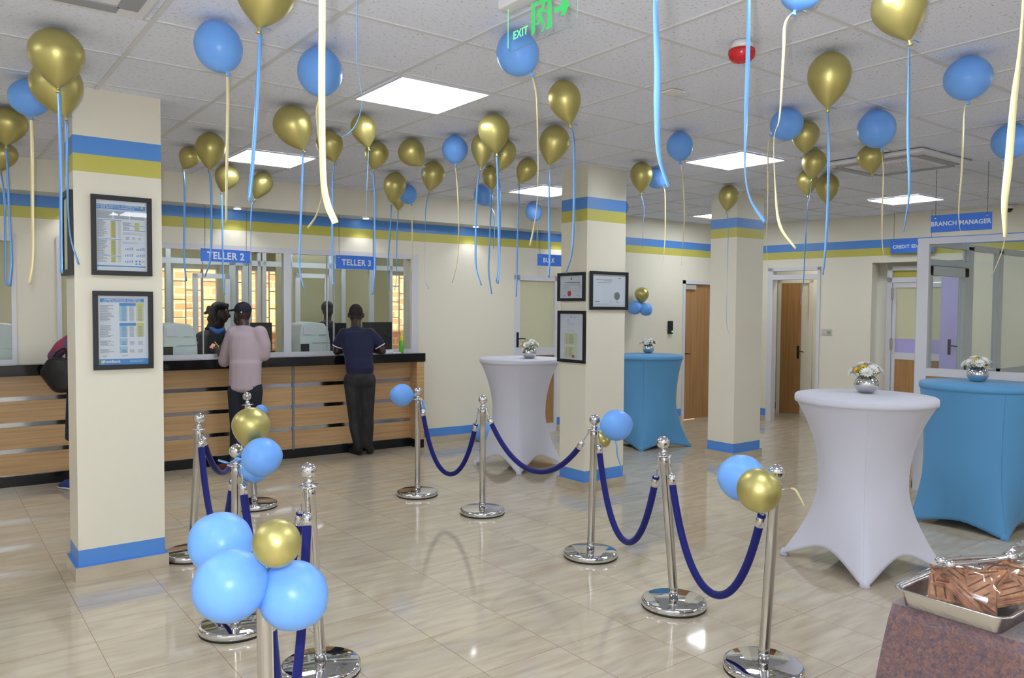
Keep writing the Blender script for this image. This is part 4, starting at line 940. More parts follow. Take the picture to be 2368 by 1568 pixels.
def vase(label, x, y, z, m2, seed=1, sc=1.0, yl=3):
    rnd = random.Random(seed); t = thing('flower_vase', label, 'vase of flowers', (x, y, z), group='silver bowls of white and yellow flowers')
    R = .072 * sc
    pr = [(R * .45, 0)] + [(R * math.sin(PI * (.16 + .66 * k / 14)), R * .9 * (math.cos(PI * .16) - math.cos(PI * (.16 + .66 * k / 14)))) for k in range(15)]
    B().lathe(pr, M_CHROME, n=36).build('silver_bowl', t); zt = pr[-1][1]
    for i in range(15):
        a = i * 2.4; rr = R * (.15 + .98 * math.sqrt(i / 15)); c = Vector((rr * math.cos(a), rr * math.sin(a), zt + R * (.72 - .62 * (i / 15)) + rnd.random() * .012))
        nrm = (c - Vector((0, 0, zt - R * .5))).normalized(); q = Matrix.Translation(c) @ nrm.to_track_quat('Z', 'Y').to_matrix().to_4x4()
        yel = i in (13, 4, 9)[:yl]; pm = M_YPET if yel else M_PETAL; pr_ = R * (.40 if yel else .58); b = B()
        for ring, (np_, tilt, ln) in enumerate(((13, .25, 1), (11, .65, .85), (8, 1.05, .6))):
            for k in range(np_):
                an = 2 * PI * k / np_ + ring * .3; d = Vector((math.cos(an) * math.cos(tilt), math.sin(an) * math.cos(tilt), math.sin(tilt))); s_ = Vector((-math.sin(an), math.cos(an), 0))
                L = pr_ * ln; w2 = pr_ * .21; up = Vector((0, 0, L * .15))
                b.add([d * L * .1 - s_ * w2 * .4, d * L * .1 + s_ * w2 * .4, d * L * .6 + s_ * w2 + up, d * L * 1.0 + up * .6, d * L * .6 - s_ * w2 + up], [(0, 1, 2, 3, 4)], pm, True, q)
        b.lathe([(.001, .01), (pr_ * .16, .008), (pr_ * .18, .002)], M_YPET, q, 8); fl_ = b.build('yellow_flower' if yel else 'white_flower', t)
        st = B().tube([(0, 0, zt * .4), (c.x * .7, c.y * .7, zt * .95), tuple(c)], .0015, M_LEAF, 5).build('stem', fl_)
    for i in range(5):
        a = i * 1.3 + .4; d = Vector((math.cos(a), math.sin(a), .25)).normalized(); s_ = Vector((-math.sin(a), math.cos(a), 0)); o = Vector((0, 0, zt))
        B().add([o + d * R * .5, o + d * R * .95 + s_ * .012, o + d * R * 1.3, o + d * R * .95 - s_ * .012], [(0, 1, 2, 3)], M_LEAF).build('leaf', t)
    return t
def table_fit(label, cpx, z, foot_px, rt, waist, m, **kw):
    c = at_z(cpx[0], cpx[1], z); f = at_z(foot_px[0], foot_px[1], 0); d = Vector((f.x - c.x, f.y - c.y)); fo = kw.pop('foot', d.length)
    cocktail(label, c.x, c.y, rt, z, math.atan2(d.y, d.x), fo, waist, m, **kw)
table_fit('white covered cocktail table left of the middle pillar', (1201, 828), 1.205, (1200, 1098), .44, .285, M_CLW)
table_fit('white covered cocktail table nearest, at the right', (2000, 914), 1.175, (2000, 1362), .452, .275, M_CLW)
table_fit('turquoise covered cocktail table at the right edge by the partition', (2266, 885), 1.17, (2318, 1246), .445, .40, M_CLB, foot=.53, arch=.07, folds=.5)
table_fit('turquoise covered cocktail table behind the middle pillar', (1497, 820), 1.17, (1482, 1044), .455, .365, M_CLB, arch=.06, folds=.3)
def vz(px, py, z): p = at_z(px, py, z); return p.x, p.y
x, y = vz(1224, 829, 1.205); vase('silver flower bowl on the white table left of the middle pillar', x, y, 1.205, None, 1, 1.1)
x, y = vz(2003, 909, 1.175); vase('silver flower bowl on the nearest white table', x, y, 1.175, None, 2, 1.12)
x, y = vz(2260, 883, 1.17); vase('silver flower bowl on the turquoise table at the right edge', x, y, 1.17, None, 3, 1.12, 2)
x, y = vz(1499, 817, 1.17); vase('silver flower bowl on the turquoise table behind the middle pillar', x, y, 1.17, None, 4, 1.1, 1)

# ---------------------------------------------------------------- things behind the glass and on the counter
def wloc(px, py, y): s_, z = WA.at(px, py, y); return s_, z
def machine(label, px, w, dx=0):
    s_, z = wloc(px, 818, .42); t = thing('note_counting_machine', label, 'banknote machine', M=WA.m @ LM(s_, .34, 1.19), group='banknote machines')
    pr = [(-.5, 0), (.5, 0), (.5, .30), (.44, .72), (.30, .95), (-.12, 1.0), (-.46, .93), (-.5, .6)]
    b = B(); hh = .39; P = [(x * w, -.2, z_ * hh) for x, z_ in pr]; b.poly([Vector(p) for p in P], M_MACH, .42, (0, 1, 0)); b.build('casing', t, bevel=.018)
    B().box(-.48 * w, -.22 * w, -.215, -.2, .03, .13, M_DARK).build('output_slot', t)
    B().box(-.40 * w, -.12 * w, -.214, -.2, .24, .33, M_PAPER).build('label_sheet', t); B().box(.1 * w, .34 * w, -.213, -.2, .235, .24, M_GREYFR).box(-.1 * w, .45 * w, -.213, -.2, .14, .145, M_GREYFR).build('panel_seam', t)
machine('pale banknote machine behind the glass, half hidden by the left pillar', 405, .36)
machine('pale banknote machine behind the glass between the two customers', 711, .38)
machine('pale banknote machine behind the leftmost teller glass', 12, .34)
def monitor(label, px0, px1, py0, y, turn=0):
    a, z = wloc(px0, py0, y); c, _ = wloc(px1, py0, y); w = c - a
    t = thing('computer_monitor', label, 'monitor', M=WA.m @ LM((a + c) / 2, y, 1.19), group='monitors behind the glass'); h = z - 1.19
    B().box(-w / 2, w / 2, -.02, .02, h - .36, h, M_DARK).build('screen', t, bevel=.006); B().box(-.03, .03, -.02, .03, .01, h - .2, M_DARK).build('stand', t)
    B().box(-.13, .13, -.09, .09, 0, .012, M_DARK).build('stand_base', t)
monitor('black monitor behind the man in the cap', 572, 628, 746, .5)
monitor('black monitor behind the man in the navy shirt, right side', 838, 905, 745, .50)
monitor('black monitor behind the man in the navy shirt, left side', 770, 800, 747, .50)
s_, z = wloc(740, 818, .3); t = thing('desk_phone', 'dark desk telephone behind the glass beside the second customer', 'telephone', M=WA.m @ LM(wloc(612, 815, .3)[0], .3, 1.19))
B().box(-.1, .1, -.09, .09, 0, .06, M_DARK).build('base', t, bevel=.01); B().box(-.1, -.05, -.1, .1, .06, .1, M_DARK).build('handset', t, bevel=.01)
s_, z = wloc(446, 820, .28); t = thing('sanitiser_bottle', 'yellow liquid bottle with blue wrapped top behind the glass', 'bottle', M=WA.m @ LM(s_, .28, 1.19))
B().lathe([(.045, 0), (.05, .02), (.05, .08), (.035, .13), (.014, .15)], mat('yellow_green_liquid', (214, 208, 84), .2), n=20).build('bottle_body', t)
B().lathe([(.04, .12), (.055, .16), (.04, .2), (.05, .22)], M_PLBLUE, n=9).build('wrapped_top', t)
s_, z = wloc(928, 808, -.08); t = thing('balloon_pump', 'green and yellow hand balloon pump standing on the counter end', 'balloon pump', M=WA.m @ LM(s_, -.08, 1.19))
B().lathe([(.026, 0), (.028, .004), (.028, .148), (.024, .152)], mat('bright_green_plastic', (96, 186, 40), .3), n=24).build('green_barrel', t)
B().lathe([(.015, .152), (.022, .16), (.020, .21), (.012, .225), (.007, .25), (.004, .275)], mat('bright_yellow_plastic', (240, 224, 30), .3), n=20).build('yellow_nozzle', t)
s_, z = wloc(905, 813, -.09); tag(B().box(-.11, .0, -.07, .05, 0, .012, M_PAPER).build('paper_stack', M=WA.m @ LM(s_, -.03, 1.19), bevel=.002), 'stack of white papers on the counter left of the balloon pump', 'papers')
tag(B().box(.01, .12, -.07, .05, 0, .016, M_PAPER).build('tissue_pack', M=WA.m @ LM(s_, -.05, 1.19), bevel=.004), 'flat white packet on the counter below the balloon pump', 'packet')
s_, z = wloc(470, 826, -.1); tag(B().box(-.12, .10, -.05, .06, 0, .002, M_PAPER).build('paper_form', M=WA.m @ LM(s_ + .1, -.13, 1.19)), 'thin white form on the counter by the hands of the man in the cap', 'paper')

# ---------------------------------------------------------------- buffet table with tray
t = thing('buffet_table', 'buffet table under a brown and blue brocade cloth, bottom right corner', 'table', (2.60, 1.30, 0))
TX, TY, TZ = 1.5, 1.6, .775
for x, y in ((.06, -.06), (TX - .06, -.06), (.06, -TY + .06), (TX - .06, -TY + .06)): B().box(x - .02, x + .02, y - .02, y + .02, 0, TZ - .03, M_STEEL).build('leg', t)
B().box(.01, TX - .01, -TY + .01, -.01, TZ - .03, TZ - .004, M_DWOOD).build('table_top', t)
# cloth: top plus draped skirt with folds
per = []; 
def perim(s_):
    L = [TX, TY, TX, TY]; P = [(0, 0), (TX, 0), (TX, -TY), (0, -TY)]; k = 0
    while s_ > L[k]: s_ -= L[k]; k = (k + 1) % 4
    a = P[k]; c = P[(k + 1) % 4]; u = s_ / L[k]; d = Vector((c[0] - a[0], c[1] - a[1])).normalized(); return Vector((a[0] + (c[0] - a[0]) * u, a[1] + (c[1] - a[1]) * u)), Vector((-d.y, d.x)), k, u * L[k], L[k]
n = 372; rows = 14; vs = []; fs = []; tot = 2 * (TX + TY)
cx, cy = TX / 2, -TY / 2
for j in range(rows + 1):
    v = j / rows
    for k in range(n):
        p, nr, side, u, LL = perim(tot * (k + .5) / n); edge = min(u, LL - u)
        out = (p - Vector((cx, cy))).normalized(); cw = math.exp(-edge / .12)
        d = nr * (1 - cw) + out * cw * 1.3; amp = v ** .8 * (.03 + .012 * math.sin(k * .31) + .010 * math.sin(k * .83 + 1) + .05 * cw)
        vs.append((p.x + d.x * amp, p.y + d.y * amp, TZ - .002 - v * (TZ - .02)))
for j in range(rows):
    for k in range(n): fs.append((j * n + k, j * n + (k + 1) % n, (j + 1) * n + (k + 1) % n, (j + 1) * n + k))
fs.append(tuple(range(n)))
b = B().add(vs, fs[:-1], M_BROC, True); b.add([vs[k] for k in range(n)], [tuple(range(n))], M_BROC)
cl = b.build('tablecloth'); cl.matrix_world = Matrix.Translation((2.60, 1.30, 0)); cl.modifiers.new('th', 'SOLIDIFY').thickness = .002
tag(cl, 'brown and blue brocade cloth draped over the buffet table', 'tablecloth')
# tray
def rrect(x0, x1, y0, y1, r, n=6):
    P = []
    for (cx_, cy_, a0) in ((x1 - r, y1 - r, 0), (x0 + r, y1 - r, 90), (x0 + r, y0 + r, 180), (x1 - r, y0 + r, 270)):
        for k in range(n + 1): a = math.radians(a0 + 90 * k / n); P.append((cx_ + r * math.cos(a), cy_ + r * math.sin(a)))
    return P
tx0, tx1, ty0, ty1 = 2.565, 3.03, .935, 1.285; TC = Vector(((tx0 + tx1) / 2, (ty0 + ty1) / 2, TZ + .001))
t = thing('serving_tray', 'rectangular metal serving tray heaped with toasted sandwiches', 'tray', TC)
b = B(); vs = []; fs = []; hx, hy = (tx1 - tx0) / 2, (ty1 - ty0) / 2
rings = [(-.035, 0), (-.028, .004), (-.018, .05), (-.012, .062), (.0, .063), (.004, .060), (.0, .058), (-.014, .058), (-.022, .05), (-.032, .006), (-.04, .003)]
for off, z in rings: vs += [(x, y, z) for x, y in rrect(-hx - off, hx + off, -hy - off, hy + off, .05 + off)]
m_ = len(vs) // len(rings)
for j in range(len(rings) - 1):
    for k in range(m_): fs.append((j * m_ + k, j * m_ + (k + 1) % m_, (j + 1) * m_ + (k + 1) % m_, (j + 1) * m_ + k))
fs.append(tuple(range(m_))); fs.append(tuple((len(rings) - 1) * m_ + k for k in range(m_)))
b.add(vs, fs, M_FOIL, True).build('tray_pan', t)
b = B(); P = rrect(-hx + .0, hx - .0, -hy + .0, hy - .0, .05); N_ = 10; vs = []; fs = []
for j in range(N_ + 1):
    f = 1 - j / N_
    for i, (x, y) in enumerate(P): vs.append((x * (f if j else 1.04), y * (f if j else 1.04), .066 + .075 * (1 - f ** 2.2) + (random.random() - .5) * .012 * (1 if j else .4)))
for j in range(N_):
    for k in range(m_): fs.append((j * m_ + k, j * m_ + (k + 1) % m_, (j + 1) * m_ + (k + 1) % m_, (j + 1) * m_ + k))
b.add(vs, fs, M_WRAP, True).build('cling_film', t)
# sandwiches: grilled triangles with filling
rs = random.Random(5); M_FILL = mat('pink_filling', (206, 128, 122), .5)
sw = None; spots = [(-.13, .08, 0), (-.12, -.02, 30), (-.12, -.09, -15), (-.05, .11, 160), (-.04, .0, 75), (-.05, -.11, 120), (.06, .10, 40), (.05, -.02, 200), (.06, -.11, 10), (.13, .07, 100), (.13, -.06, 250), (-.10, .05, 210), (-.08, -.06, 300), (.01, .05, 20), (.10, .0, 330)]
for i, (x, y, a) in enumerate(spots):
    if sw is None:
        sw = thing('toasted_sandwich', 'grilled brown triangular sandwich in the serving tray', 'sandwich', group='toasted sandwiches heaped in the serving tray')
        tri = lambda k: [(-.085 * k, -.07 * k), (.10 * k, -.06 * k), (-.06 * k, .09 * k)]
        for nm, z0, th_, k, mm in (('bread_slice', -.014, .015, .8, M_TOAST), ('filling', .001, .007, .76, M_FILL), ('bread_slice', .008, .015, .8, M_TOAST)):
            o = B().poly([Vector((p[0], p[1], z0)) for p in tri(k)], mm, th_, (0, 0, 1)).build(nm, sw, bevel=.004)
        g = B()
        for q in range(4): g.box(-.048 + q * .028, -.043 + q * .028, -.045, .045 - q * .026, .0225, .024, mat('dark_grill_mark', (92, 50, 30), .6))
        g.build('grill_marks', sw); t_ = sw
    else: t_ = copy_tree(sw)
    up_ = i >= 11
    t_.matrix_world = Matrix.Translation(TC + Vector((x * .95 + .03, y * .72 - .005 - .03 * (x > .05), .05 + (.03 if up_ else .012 * (i % 3))))) @ Matrix.Rotation(math.radians(-67 + rs.uniform(-40, 40)), 4, 'Z') @ Matrix.Rotation(rs.uniform(.25, .75), 4, 'X') @ Matrix.Rotation(rs.uniform(-.2, .2), 4, 'Y') @ Matrix.Rotation(math.radians(a), 4, 'Z')
# tongs
A_ = at_z(2186, 1300, .935); C_ = at_z(2338, 1288, .935); t = thing('serving_tongs', 'shiny metal serving tongs lying on the wrapped sandwiches', 'tongs', (A_ + C_) / 2); o_ = (A_ + C_) / 2
dv = (C_ - A_); sd = Vector((-dv.y, dv.x, 0)).normalized()
for s_ in (-1, 1):
    B().tube(catmull([A_ - o_ + sd * .018 * s_, (A_ - o_) * .5 + sd * .022 * s_, (C_ - o_) * .4 + sd * .014 * s_, C_ - o_ + Vector((0, 0, .0))], 5), .007, M_CHROME, 8).build('tong_arm', t)
    B().lathe([(.002, -.012), (.016, -.008), (.02, 0), (.016, .008), (.002, .012)], M_CHROME, Matrix.Translation(A_ - o_ + sd * .018 * s_), 12).build('scoop_end', t)
B().lathe([(.004, -.02), (.016, -.012), (.02, 0), (.016, .012), (.004, .02)], M_CHROME, Matrix.Translation(C_ - o_), 14).build('hinge', t)
# foil covered dish behind
Fp = at_z(2385, 1300, TZ + .02); t = thing('foil_covered_dish', 'crumpled foil covering a dish at the right edge of the buffet', 'dish', (Fp.x + .05, Fp.y - .05, TZ)); b = B(); rr = random.Random(2)
vs = []; fs = []; n = 40
for j in range(12):
    for k in range(n): a = 2 * PI * k / n; r = .16 * math.sin(PI / 2 * (1 - j / 11.5)) ** .6 * (1 + rr.uniform(-.05, .05)); vs.append((r * math.cos(a), r * math.sin(a), .10 * (j / 11) ** .8 + rr.uniform(-.006, .006)))
for j in range(11):
    for k in range(n): fs.append((j * n + k, j * n + (k + 1) % n, (j + 1) * n + (k + 1) % n, (j + 1) * n + k))
fs.append(tuple(11 * n + k for k in range(n))); b.add(vs, fs, M_FOIL, False).build('crumpled_foil', t); B().lathe([(.12, 0), (.155, .004), (.16, .02)], M_FOIL).build('dish_base', t)

# ---------------------------------------------------------------- people
def blob(name, chains, m, parent, voxel=.011, smooth=3, sub=0):
    """continuous surface: ellipsoids along joint chains, merged by a voxel remesh. node = (point, half width, half depth[, half height])"""
    vs = []; fs = []; n, r_ = 14, 9
    R2 = RT.copy(); R2.z = 0; R2.normalize(); F2 = Vector((FW.x, FW.y, 0)).normalized()
    def ell(P, a, b_, h, ux, uy, uz):
        o = len(vs); vs.append(P + uz * h)
        for i in range(1, r_):
            th = PI * i / r_
            for k in range(n): an = 2 * PI * k / n; vs.append(P + ux * a * math.sin(th) * math.cos(an) + uy * b_ * math.sin(th) * math.sin(an) + uz * h * math.cos(th))
        vs.append(P - uz * h); L = len(vs) - 1
        for k in range(n): fs.append((o, o + 1 + k, o + 1 + (k + 1) % n)); fs.append((L, L - n + (k + 1) % n, L - n + k))
        for i in range(r_ - 2):
            for k in range(n): q = o + 1 + i * n; fs.append((q + k, q + n + k, q + n + (k + 1) % n, q + (k + 1) % n))
    for ch in chains:
        ch = [tuple(c) + ((min(c[1], c[2]),) if len(c) == 3 else ()) for c in ch]
        if len(ch) == 1: ell(Vector(ch[0][0]), ch[0][1], ch[0][2], ch[0][3], R2, F2, Vector((0, 0, 1))); continue
        for c0, c1 in zip(ch[:-1], ch[1:]):
            d = (Vector(c1[0]) - Vector(c0[0])).length; st = max(1, int(d / max(.003, .22 * min(c0[3], c1[3], c0[1], c1[1]))))
            for k in range(st + 1):
                q = k / st; q2 = q; ell(Vector(c0[0]).lerp(Vector(c1[0]), q2), *[c0[i] * (1 - q) + c1[i] * q for i in (1, 2, 3)], R2, F2, Vector((0, 0, 1)))
    me = bpy.data.meshes.new(name); me.from_pydata([tuple(v) for v in vs], [], fs); me.materials.append(m)
    o = bpy.data.objects.new(name, me); COL.objects.link(o)
    md = o.modifiers.new('r', 'REMESH'); md.mode = 'VOXEL'; md.voxel_size = voxel; md.use_smooth_shade = True
    s_ = o.modifiers.new('s', 'SMOOTH'); s_.iterations = smooth; s_.factor = .5
    dg = bpy.context.evaluated_depsgraph_get(); m2 = bpy.data.meshes.new_from_object(o.evaluated_get(dg)); bpy.data.objects.remove(o)
    for p in m2.polygons: p.use_smooth = True
    if not m2.materials: m2.materials.append(m)
    o = bpy.data.objects.new(name, m2); COL.objects.link(o)
    o.parent = parent
    if parent is not None: o.matrix_parent_inverse = Matrix.Translation(parent.location).inverted()
    return o
def hand(wrist, palm_dir, spread, curl, sc=1., thumb=1):
    """palm and five fingers; returns chains"""
    d = palm_dir.normalized(); s_ = spread.normalized(); c = curl.normalized(); ch = [[(wrist, .026 * sc, .026 * sc), (wrist + d * .03, .034 * sc, .03 * sc), (wrist + d * .08 * sc, .038 * sc, .028 * sc)]]
    for i, (off, L) in enumerate(((-.031, .066), (-.010, .078), (.011, .072), (.031, .056))):
        b0 = wrist + d * .085 * sc + s_ * off * sc; m1 = b0 + d * L * .5 + c * L * .25; e = m1 + d * L * .15 + c * L * .5
        ch.append([(b0, .0098, .0098), (m1, .0088, .0088), (e, .0076, .0076)])
    b0 = wrist + d * .03 - s_ * .03 * thumb; ch.append([(b0, .013, .013), (b0 + d * .03 - s_ * .022 * thumb + c * .01, .0105, .0105), (b0 + d * .058 - s_ * .02 * thumb + c * .028, .009, .009)])
    return ch
D3 = at_d
def shoe(parent, heel, toe, m, sole, name='shoe', w=.045):
    """shoe from heel to toe on the floor"""
    d = (toe - heel); L = d.length; d.normalize(); h0 = Vector((heel.x, heel.y, 0)); up = Vector((0, 0, 1))
    o = blob(name, [[(h0 + up * .055, w * .8, w * .8, .045), (h0 + d * L * .35 + up * .055, w * .85, w * .85, .045), (h0 + d * L * .65 + up * .04, w, w, .032), (h0 + d * L * .9 + up * .032, w * .85, w * .85, .024)]], m, parent, .009, 2)
    s_ = blob('sole', [[(h0 + up * .016, w * .85, w * .85, .015), (h0 + d * L * .5 + up * .015, w * .9, w * .9, .014), (h0 + d * L * .95 + up * .015, w * .85, w * .85, .014)]], sole, parent, .009, 1)

# --- man in the navy polo shirt
M_NAVY = mat('navy_polo_fabric', (24, 28, 62), .85, bump=.1, bscale=90, sheen=.2)
M_JEAN = mat('washed_black_denim', (34, 34, 36), .85, noise=((58, 58, 60), (9, 9, 4), .5, .8), bump=.15, bscale=200)
M_TRIM = mat('white_red_cuff', (226, 214, 220), .7)
M_BLKSHOE = mat('black_leather', (24, 21, 21), .45)
D = 9.12; base = at_d(838, 1050, 9.2)
t = thing('person', 'person in navy polo shirt and black jeans leaning on the counter, seen from behind', 'person', (base.x, base.y, 0))
pv = lambda x, y, dd=0: D3(x, y, D + dd)
hipL, hipR = pv(815, 880), pv(849, 880); knL, knR = pv(820, 965, .02), pv(850, 962, .02); anL, anR = pv(829, 1032, .08), pv(851, 1030, .10)
elL, elR = pv(779, 812, .13), pv(884, 812, .15)
haL, haR = pv(806, 808, .24), pv(856, 808, .24)
legs = lambda k=1.: [[(hipL, .098 * k, .11 * k, .10), (knL, .068 * k, .072 * k), (pv(822, 990, .03), .066 * k, .068 * k), (anL, .05 * k, .052 * k)], [(hipR, .095 * k, .11 * k, .10), (knR, .066 * k, .07 * k), (pv(851, 988, .03), .064 * k, .066 * k), (anR, .048 * k, .05 * k)], [(pv(832, 872), .168 * k, .125 * k, .09)], [(pv(818, 884, -.06), .085 * k, .07 * k, .08)], [(pv(847, 884, -.06), .085 * k, .07 * k, .08)]]
tors = lambda k=1.: [[(pv(832, 860), .165 * k, .12 * k, .06), (pv(830, 835, .02), .162 * k, .118 * k, .06), (pv(827, 800, .06), .192 * k, .128 * k, .07), (pv(825, 775, .10), .196 * k, .115 * k, .06)], [(pv(800, 774, .12), .068 * k, .075 * k), (pv(824, 764, .13), .10 * k, .08 * k, .045), (pv(851, 774, .12), .068 * k, .075 * k)]]
head = [[(pv(823, 762, .15), .062, .062), (pv(823, 742, .2), .058, .06)], [(pv(823, 726, .22), .084, .096, .112)], [(pv(823, 736, .26), .066, .07, .085)], [(pv(805.5, 729, .22), .010, .022, .03)], [(pv(841, 729, .22), .010, .022, .03)], [(pv(823, 728, .325), .014, .018, .03)]]
arms = [[(pv(795, 770, .12), .062, .062), (pv(784, 790, .13), .05, .05), (elL, .046, .046), (haL, .034, .034)], [(pv(856, 770, .12), .062, .062), (pv(874, 790, .14), .05, .05), (elR, .046, .046), (haR, .034, .034)]]
dirL = (haL - elL).normalized(); dirR = (haR - elR).normalized()
body = blob('body', legs(.93) + tors(.93) + head + arms + hand(haL, dirL, Vector((0, 0, 1)), RT, thumb=-1) + hand(haR, dirR, Vector((0, 0, 1)), -RT, thumb=-1), M_SKIN, t, .010)
polo = blob('polo_shirt', tors() + [[(pv(832, 852), .172, .127, .05), (pv(829, 835), .166, .12, .05)]] + [[(pv(798, 774, .11), .078, .08), (pv(789, 784, .12), .072, .072), (pv(783, 794, .125), .069, .069)], [(pv(853, 774, .11), .078, .08), (pv(867, 784, .12), .072, .072), (pv(876, 794, .135), .069, .069)]] + [[(pv(823, 758, .155), .072, .072, .03)]], M_NAVY, t, .010, 16)
for (q, q2) in (((783.0, 798.0), 1), ((877.0, 798.0), -1)):
    c0 = pv(q[0], q[1], .13); ax_ = (c0 - Vector(pv(790 if q2 == 1 else 866, 780, .12))).normalized()
    o = B().lathe([(.064, -.006), (.067, -.005), (.067, .005), (.064, .006)], M_TRIM, Matrix.Translation(c0 + ax_ * .018) @ ax_.to_track_quat('Z', 'Y').to_matrix().to_4x4(), 24).build('sleeve_cuff', polo)
jn = blob('jeans', legs(1.08), M_JEAN, t, .010, 10)
blob('hair', [[(pv(823, 722.5, .215), .086, .096, .105)]], mat('cropped_hair', (34, 24, 22), .8), t, .010)
fl = lambda px, py: at_z(px, py, .03)
shoe(t, fl(832, 1046), fl(832, 1046) + (FW * .8 - RT * .62) * .24, M_BLKSHOE, M_RUBBER, w=.05); shoe(t, fl(855, 1044), fl(855, 1044) + (FW * .95 - RT * .1) * .24, M_BLKSHOE, M_RUBBER, w=.05)

# --- man in the cap
M_SHIRT = mat('pale_mauve_shirt_fabric', (178, 162, 170), .85, bump=.12, bscale=60)
M_CAP = mat('black_blue_cap_fabric', (22, 24, 42), .8)
M_TROU = mat('dark_navy_trousers', (28, 31, 44), .85)
D = 8.28; base = at_d(566, 1080, 8.33)
t = thing('person', 'person in dark cap and pale mauve shirt writing at the counter, back turned', 'person', (base.x, base.y, 0))
hipL, hipR = pv(549, 905), pv(585, 905); knL, knR = pv(548, 985, .02), pv(583, 985, .02); anL, anR = pv(543, 1066, .06), pv(578, 1066, .04)
elL = pv(519, 836, .16); haL = pv(505, 812, .26); elR = pv(611, 822, .05); haR = pv(530, 808, .30)
legs = lambda k=1.: [[(hipL, .095 * k, .105 * k, .1), (knL, .068 * k, .07 * k), (anL, .052 * k, .055 * k)], [(hipR, .095 * k, .105 * k, .1), (knR, .068 * k, .07 * k), (anR, .052 * k, .055 * k)], [(pv(567, 893), .168 * k, .125 * k, .09)]]
tors = lambda k=1.: [[(pv(567, 882), .165 * k, .125 * k, .06), (pv(567, 850, .01), .162 * k, .122 * k, .06), (pv(570, 805, .03), .19 * k, .13 * k, .07), (pv(570, 778, .04), .19 * k, .115 * k, .06)], [(pv(541, 775, .06), .068 * k, .075 * k), (pv(566, 763, .06), .10 * k, .08 * k, .045), (pv(598, 776, .02), .07 * k, .075 * k)]]
head = [[(pv(566, 764, .06), .065, .065), (pv(561, 742, .08), .06, .062)], [(pv(562, 722, .09), .084, .092, .112)], [(pv(554, 734, .13), .062, .066, .075)], [(pv(551, 745, .13), .04, .045, .04)], [(pv(543.5, 727, .15), .016, .016, .02)], [(pv(558, 726, .0), .014, .012, .028)], [(pv(547, 717, .15), .02, .02, .014)]]
arms = [[(pv(540, 770, .06), .06, .06), (pv(528, 800, .1), .052, .052), (elL, .046, .046), (haL, .032, .032)], [(pv(602, 772, .02), .062, .062), (pv(610, 798, .03), .052, .052), (elR, .046, .046), (haR, .032, .032)]]
dL = (haL - elL).normalized(); dR = (haR - elR).normalized()
hp = haL
blob('body', legs(.93) + tors(.93) + head + arms + hand(haL, -RT * .7 + FW * .3 + UP * .25, UP * .8 + FW * .4, RT * .9 + FW * .3, thumb=-1) + hand(haR, -RT * .9 + UP * .1, UP, FW + RT * .3, thumb=1), M_SKIN, t, .009)
blob('shirt', tors() + [[(pv(567, 897), .178, .14, .06), (pv(567, 880), .172, .135, .06), (pv(568, 840), .172, .13, .06)]] + [[(pv(540, 770, .06), .078, .08), (pv(527, 802, .1), .070, .07), (elL, .066, .066), (pv(511, 824, .27), .048, .048)], [(pv(601, 770, .02), .08, .082), (pv(611, 797, .03), .072, .072), (elR, .064, .064), (pv(560, 814, .28), .048, .048)]] + [[(pv(564, 756, .06), .072, .072, .03)]], M_SHIRT, t, .010, 16)
blob('trousers', legs(1.08), M_TROU, t, .011, 10)
ct = pv(562, 716, .09)
blob('cap', [[(ct, .092, .100, .085)], [(pv(545, 716, .16), .03, .05, .012), (pv(533, 718.5, .24), .045, .06, .008)], [(ct + Vector((0, 0, .082)), .012, .012, .008)]], M_CAP, t, .009)
blob('beard', [[(pv(549, 741, .14), .040, .045, .05)], [(pv(555, 738, .06), .03, .04, .045)]], M_HAIR, t, .009)
B_ = blob('mask_loop', [[(pv(558, 722, -.012), .009, .006, .009)]], M_PAPER, t, .004, 1)
shoe(t, fl(536, 1084), fl(536, 1084) + (-RT * .9 + FW * .45) * .22, mat('maroon_slipper', (96, 48, 54), .6), M_RUBBER, 'slipper'); shoe(t, fl(580, 1080), fl(580, 1080) + (FW * .9 - RT * .4) * .22, mat('maroon_slipper', (96, 48, 54)), M_RUBBER, 'slipper')
# pad and pen held by the man
c = pv(499, 803, .29); q = TXM(c, RT * .9 - UP * .35, UP * .55 + FW * .8)
tag(B().box(-.055, .05, -.04, .04, -.003, .004, mat('pink_paper', (228, 160, 158), .6)).build('receipt_pad', M=q), 'pink receipt slips held by the man in the cap', 'receipts')
tag(B().tube([c + RT * .05 - UP * .02, c + RT * .0 + UP * .06 - FW * .03], .005, mat('yellow_pen', (224, 196, 40), .3), 8).build('pen'), 'yellow pen held over the pink slips', 'pen')

# --- teller behind the glass facing the hall
M_BLKCL = mat('dark_grey_top', (34, 38, 44), .8)
D = 9.42; base = pv(500, 1080); t = thing('person', 'person with curly dark hair and blue neck mask serving behind the glass', 'person', (base.x, base.y, 0))
tors = [[(pv(500, 880), .16, .12, .08), (pv(498, 840), .17, .12, .08), (pv(497, 795, -.02), .19, .12, .08), (pv(497, 775, -.03), .17, .1, .05)], [(pv(466, 780), .065, .07), (pv(497, 766), .1, .07, .04), (pv(530, 782), .065, .07)]]
blob('body', tors + [[(pv(503, 770), .055, .055), (pv(508, 748, -.04), .055, .055)], [(pv(515, 729, -.06), .070, .085, .10)], [(pv(519, 739, -.14), .014, .016, .02)], [(pv(500, 900), .15, .12), (pv(500, 1085), .12, .1)]] + [[(pv(464, 785), .055, .055), (pv(455, 825, -.05), .045, .045), (pv(480, 832, -.25), .035, .035)], [(pv(532, 785), .055, .055), (pv(545, 825, -.05), .045, .045), (pv(515, 832, -.28), .035, .035)]] + hand(pv(480, 832, -.25), RT - FW * .5, FW, -UP) + hand(pv(515, 832, -.28), -RT - FW * .5, FW, -UP, thumb=-1), M_SKIN, t, .011)
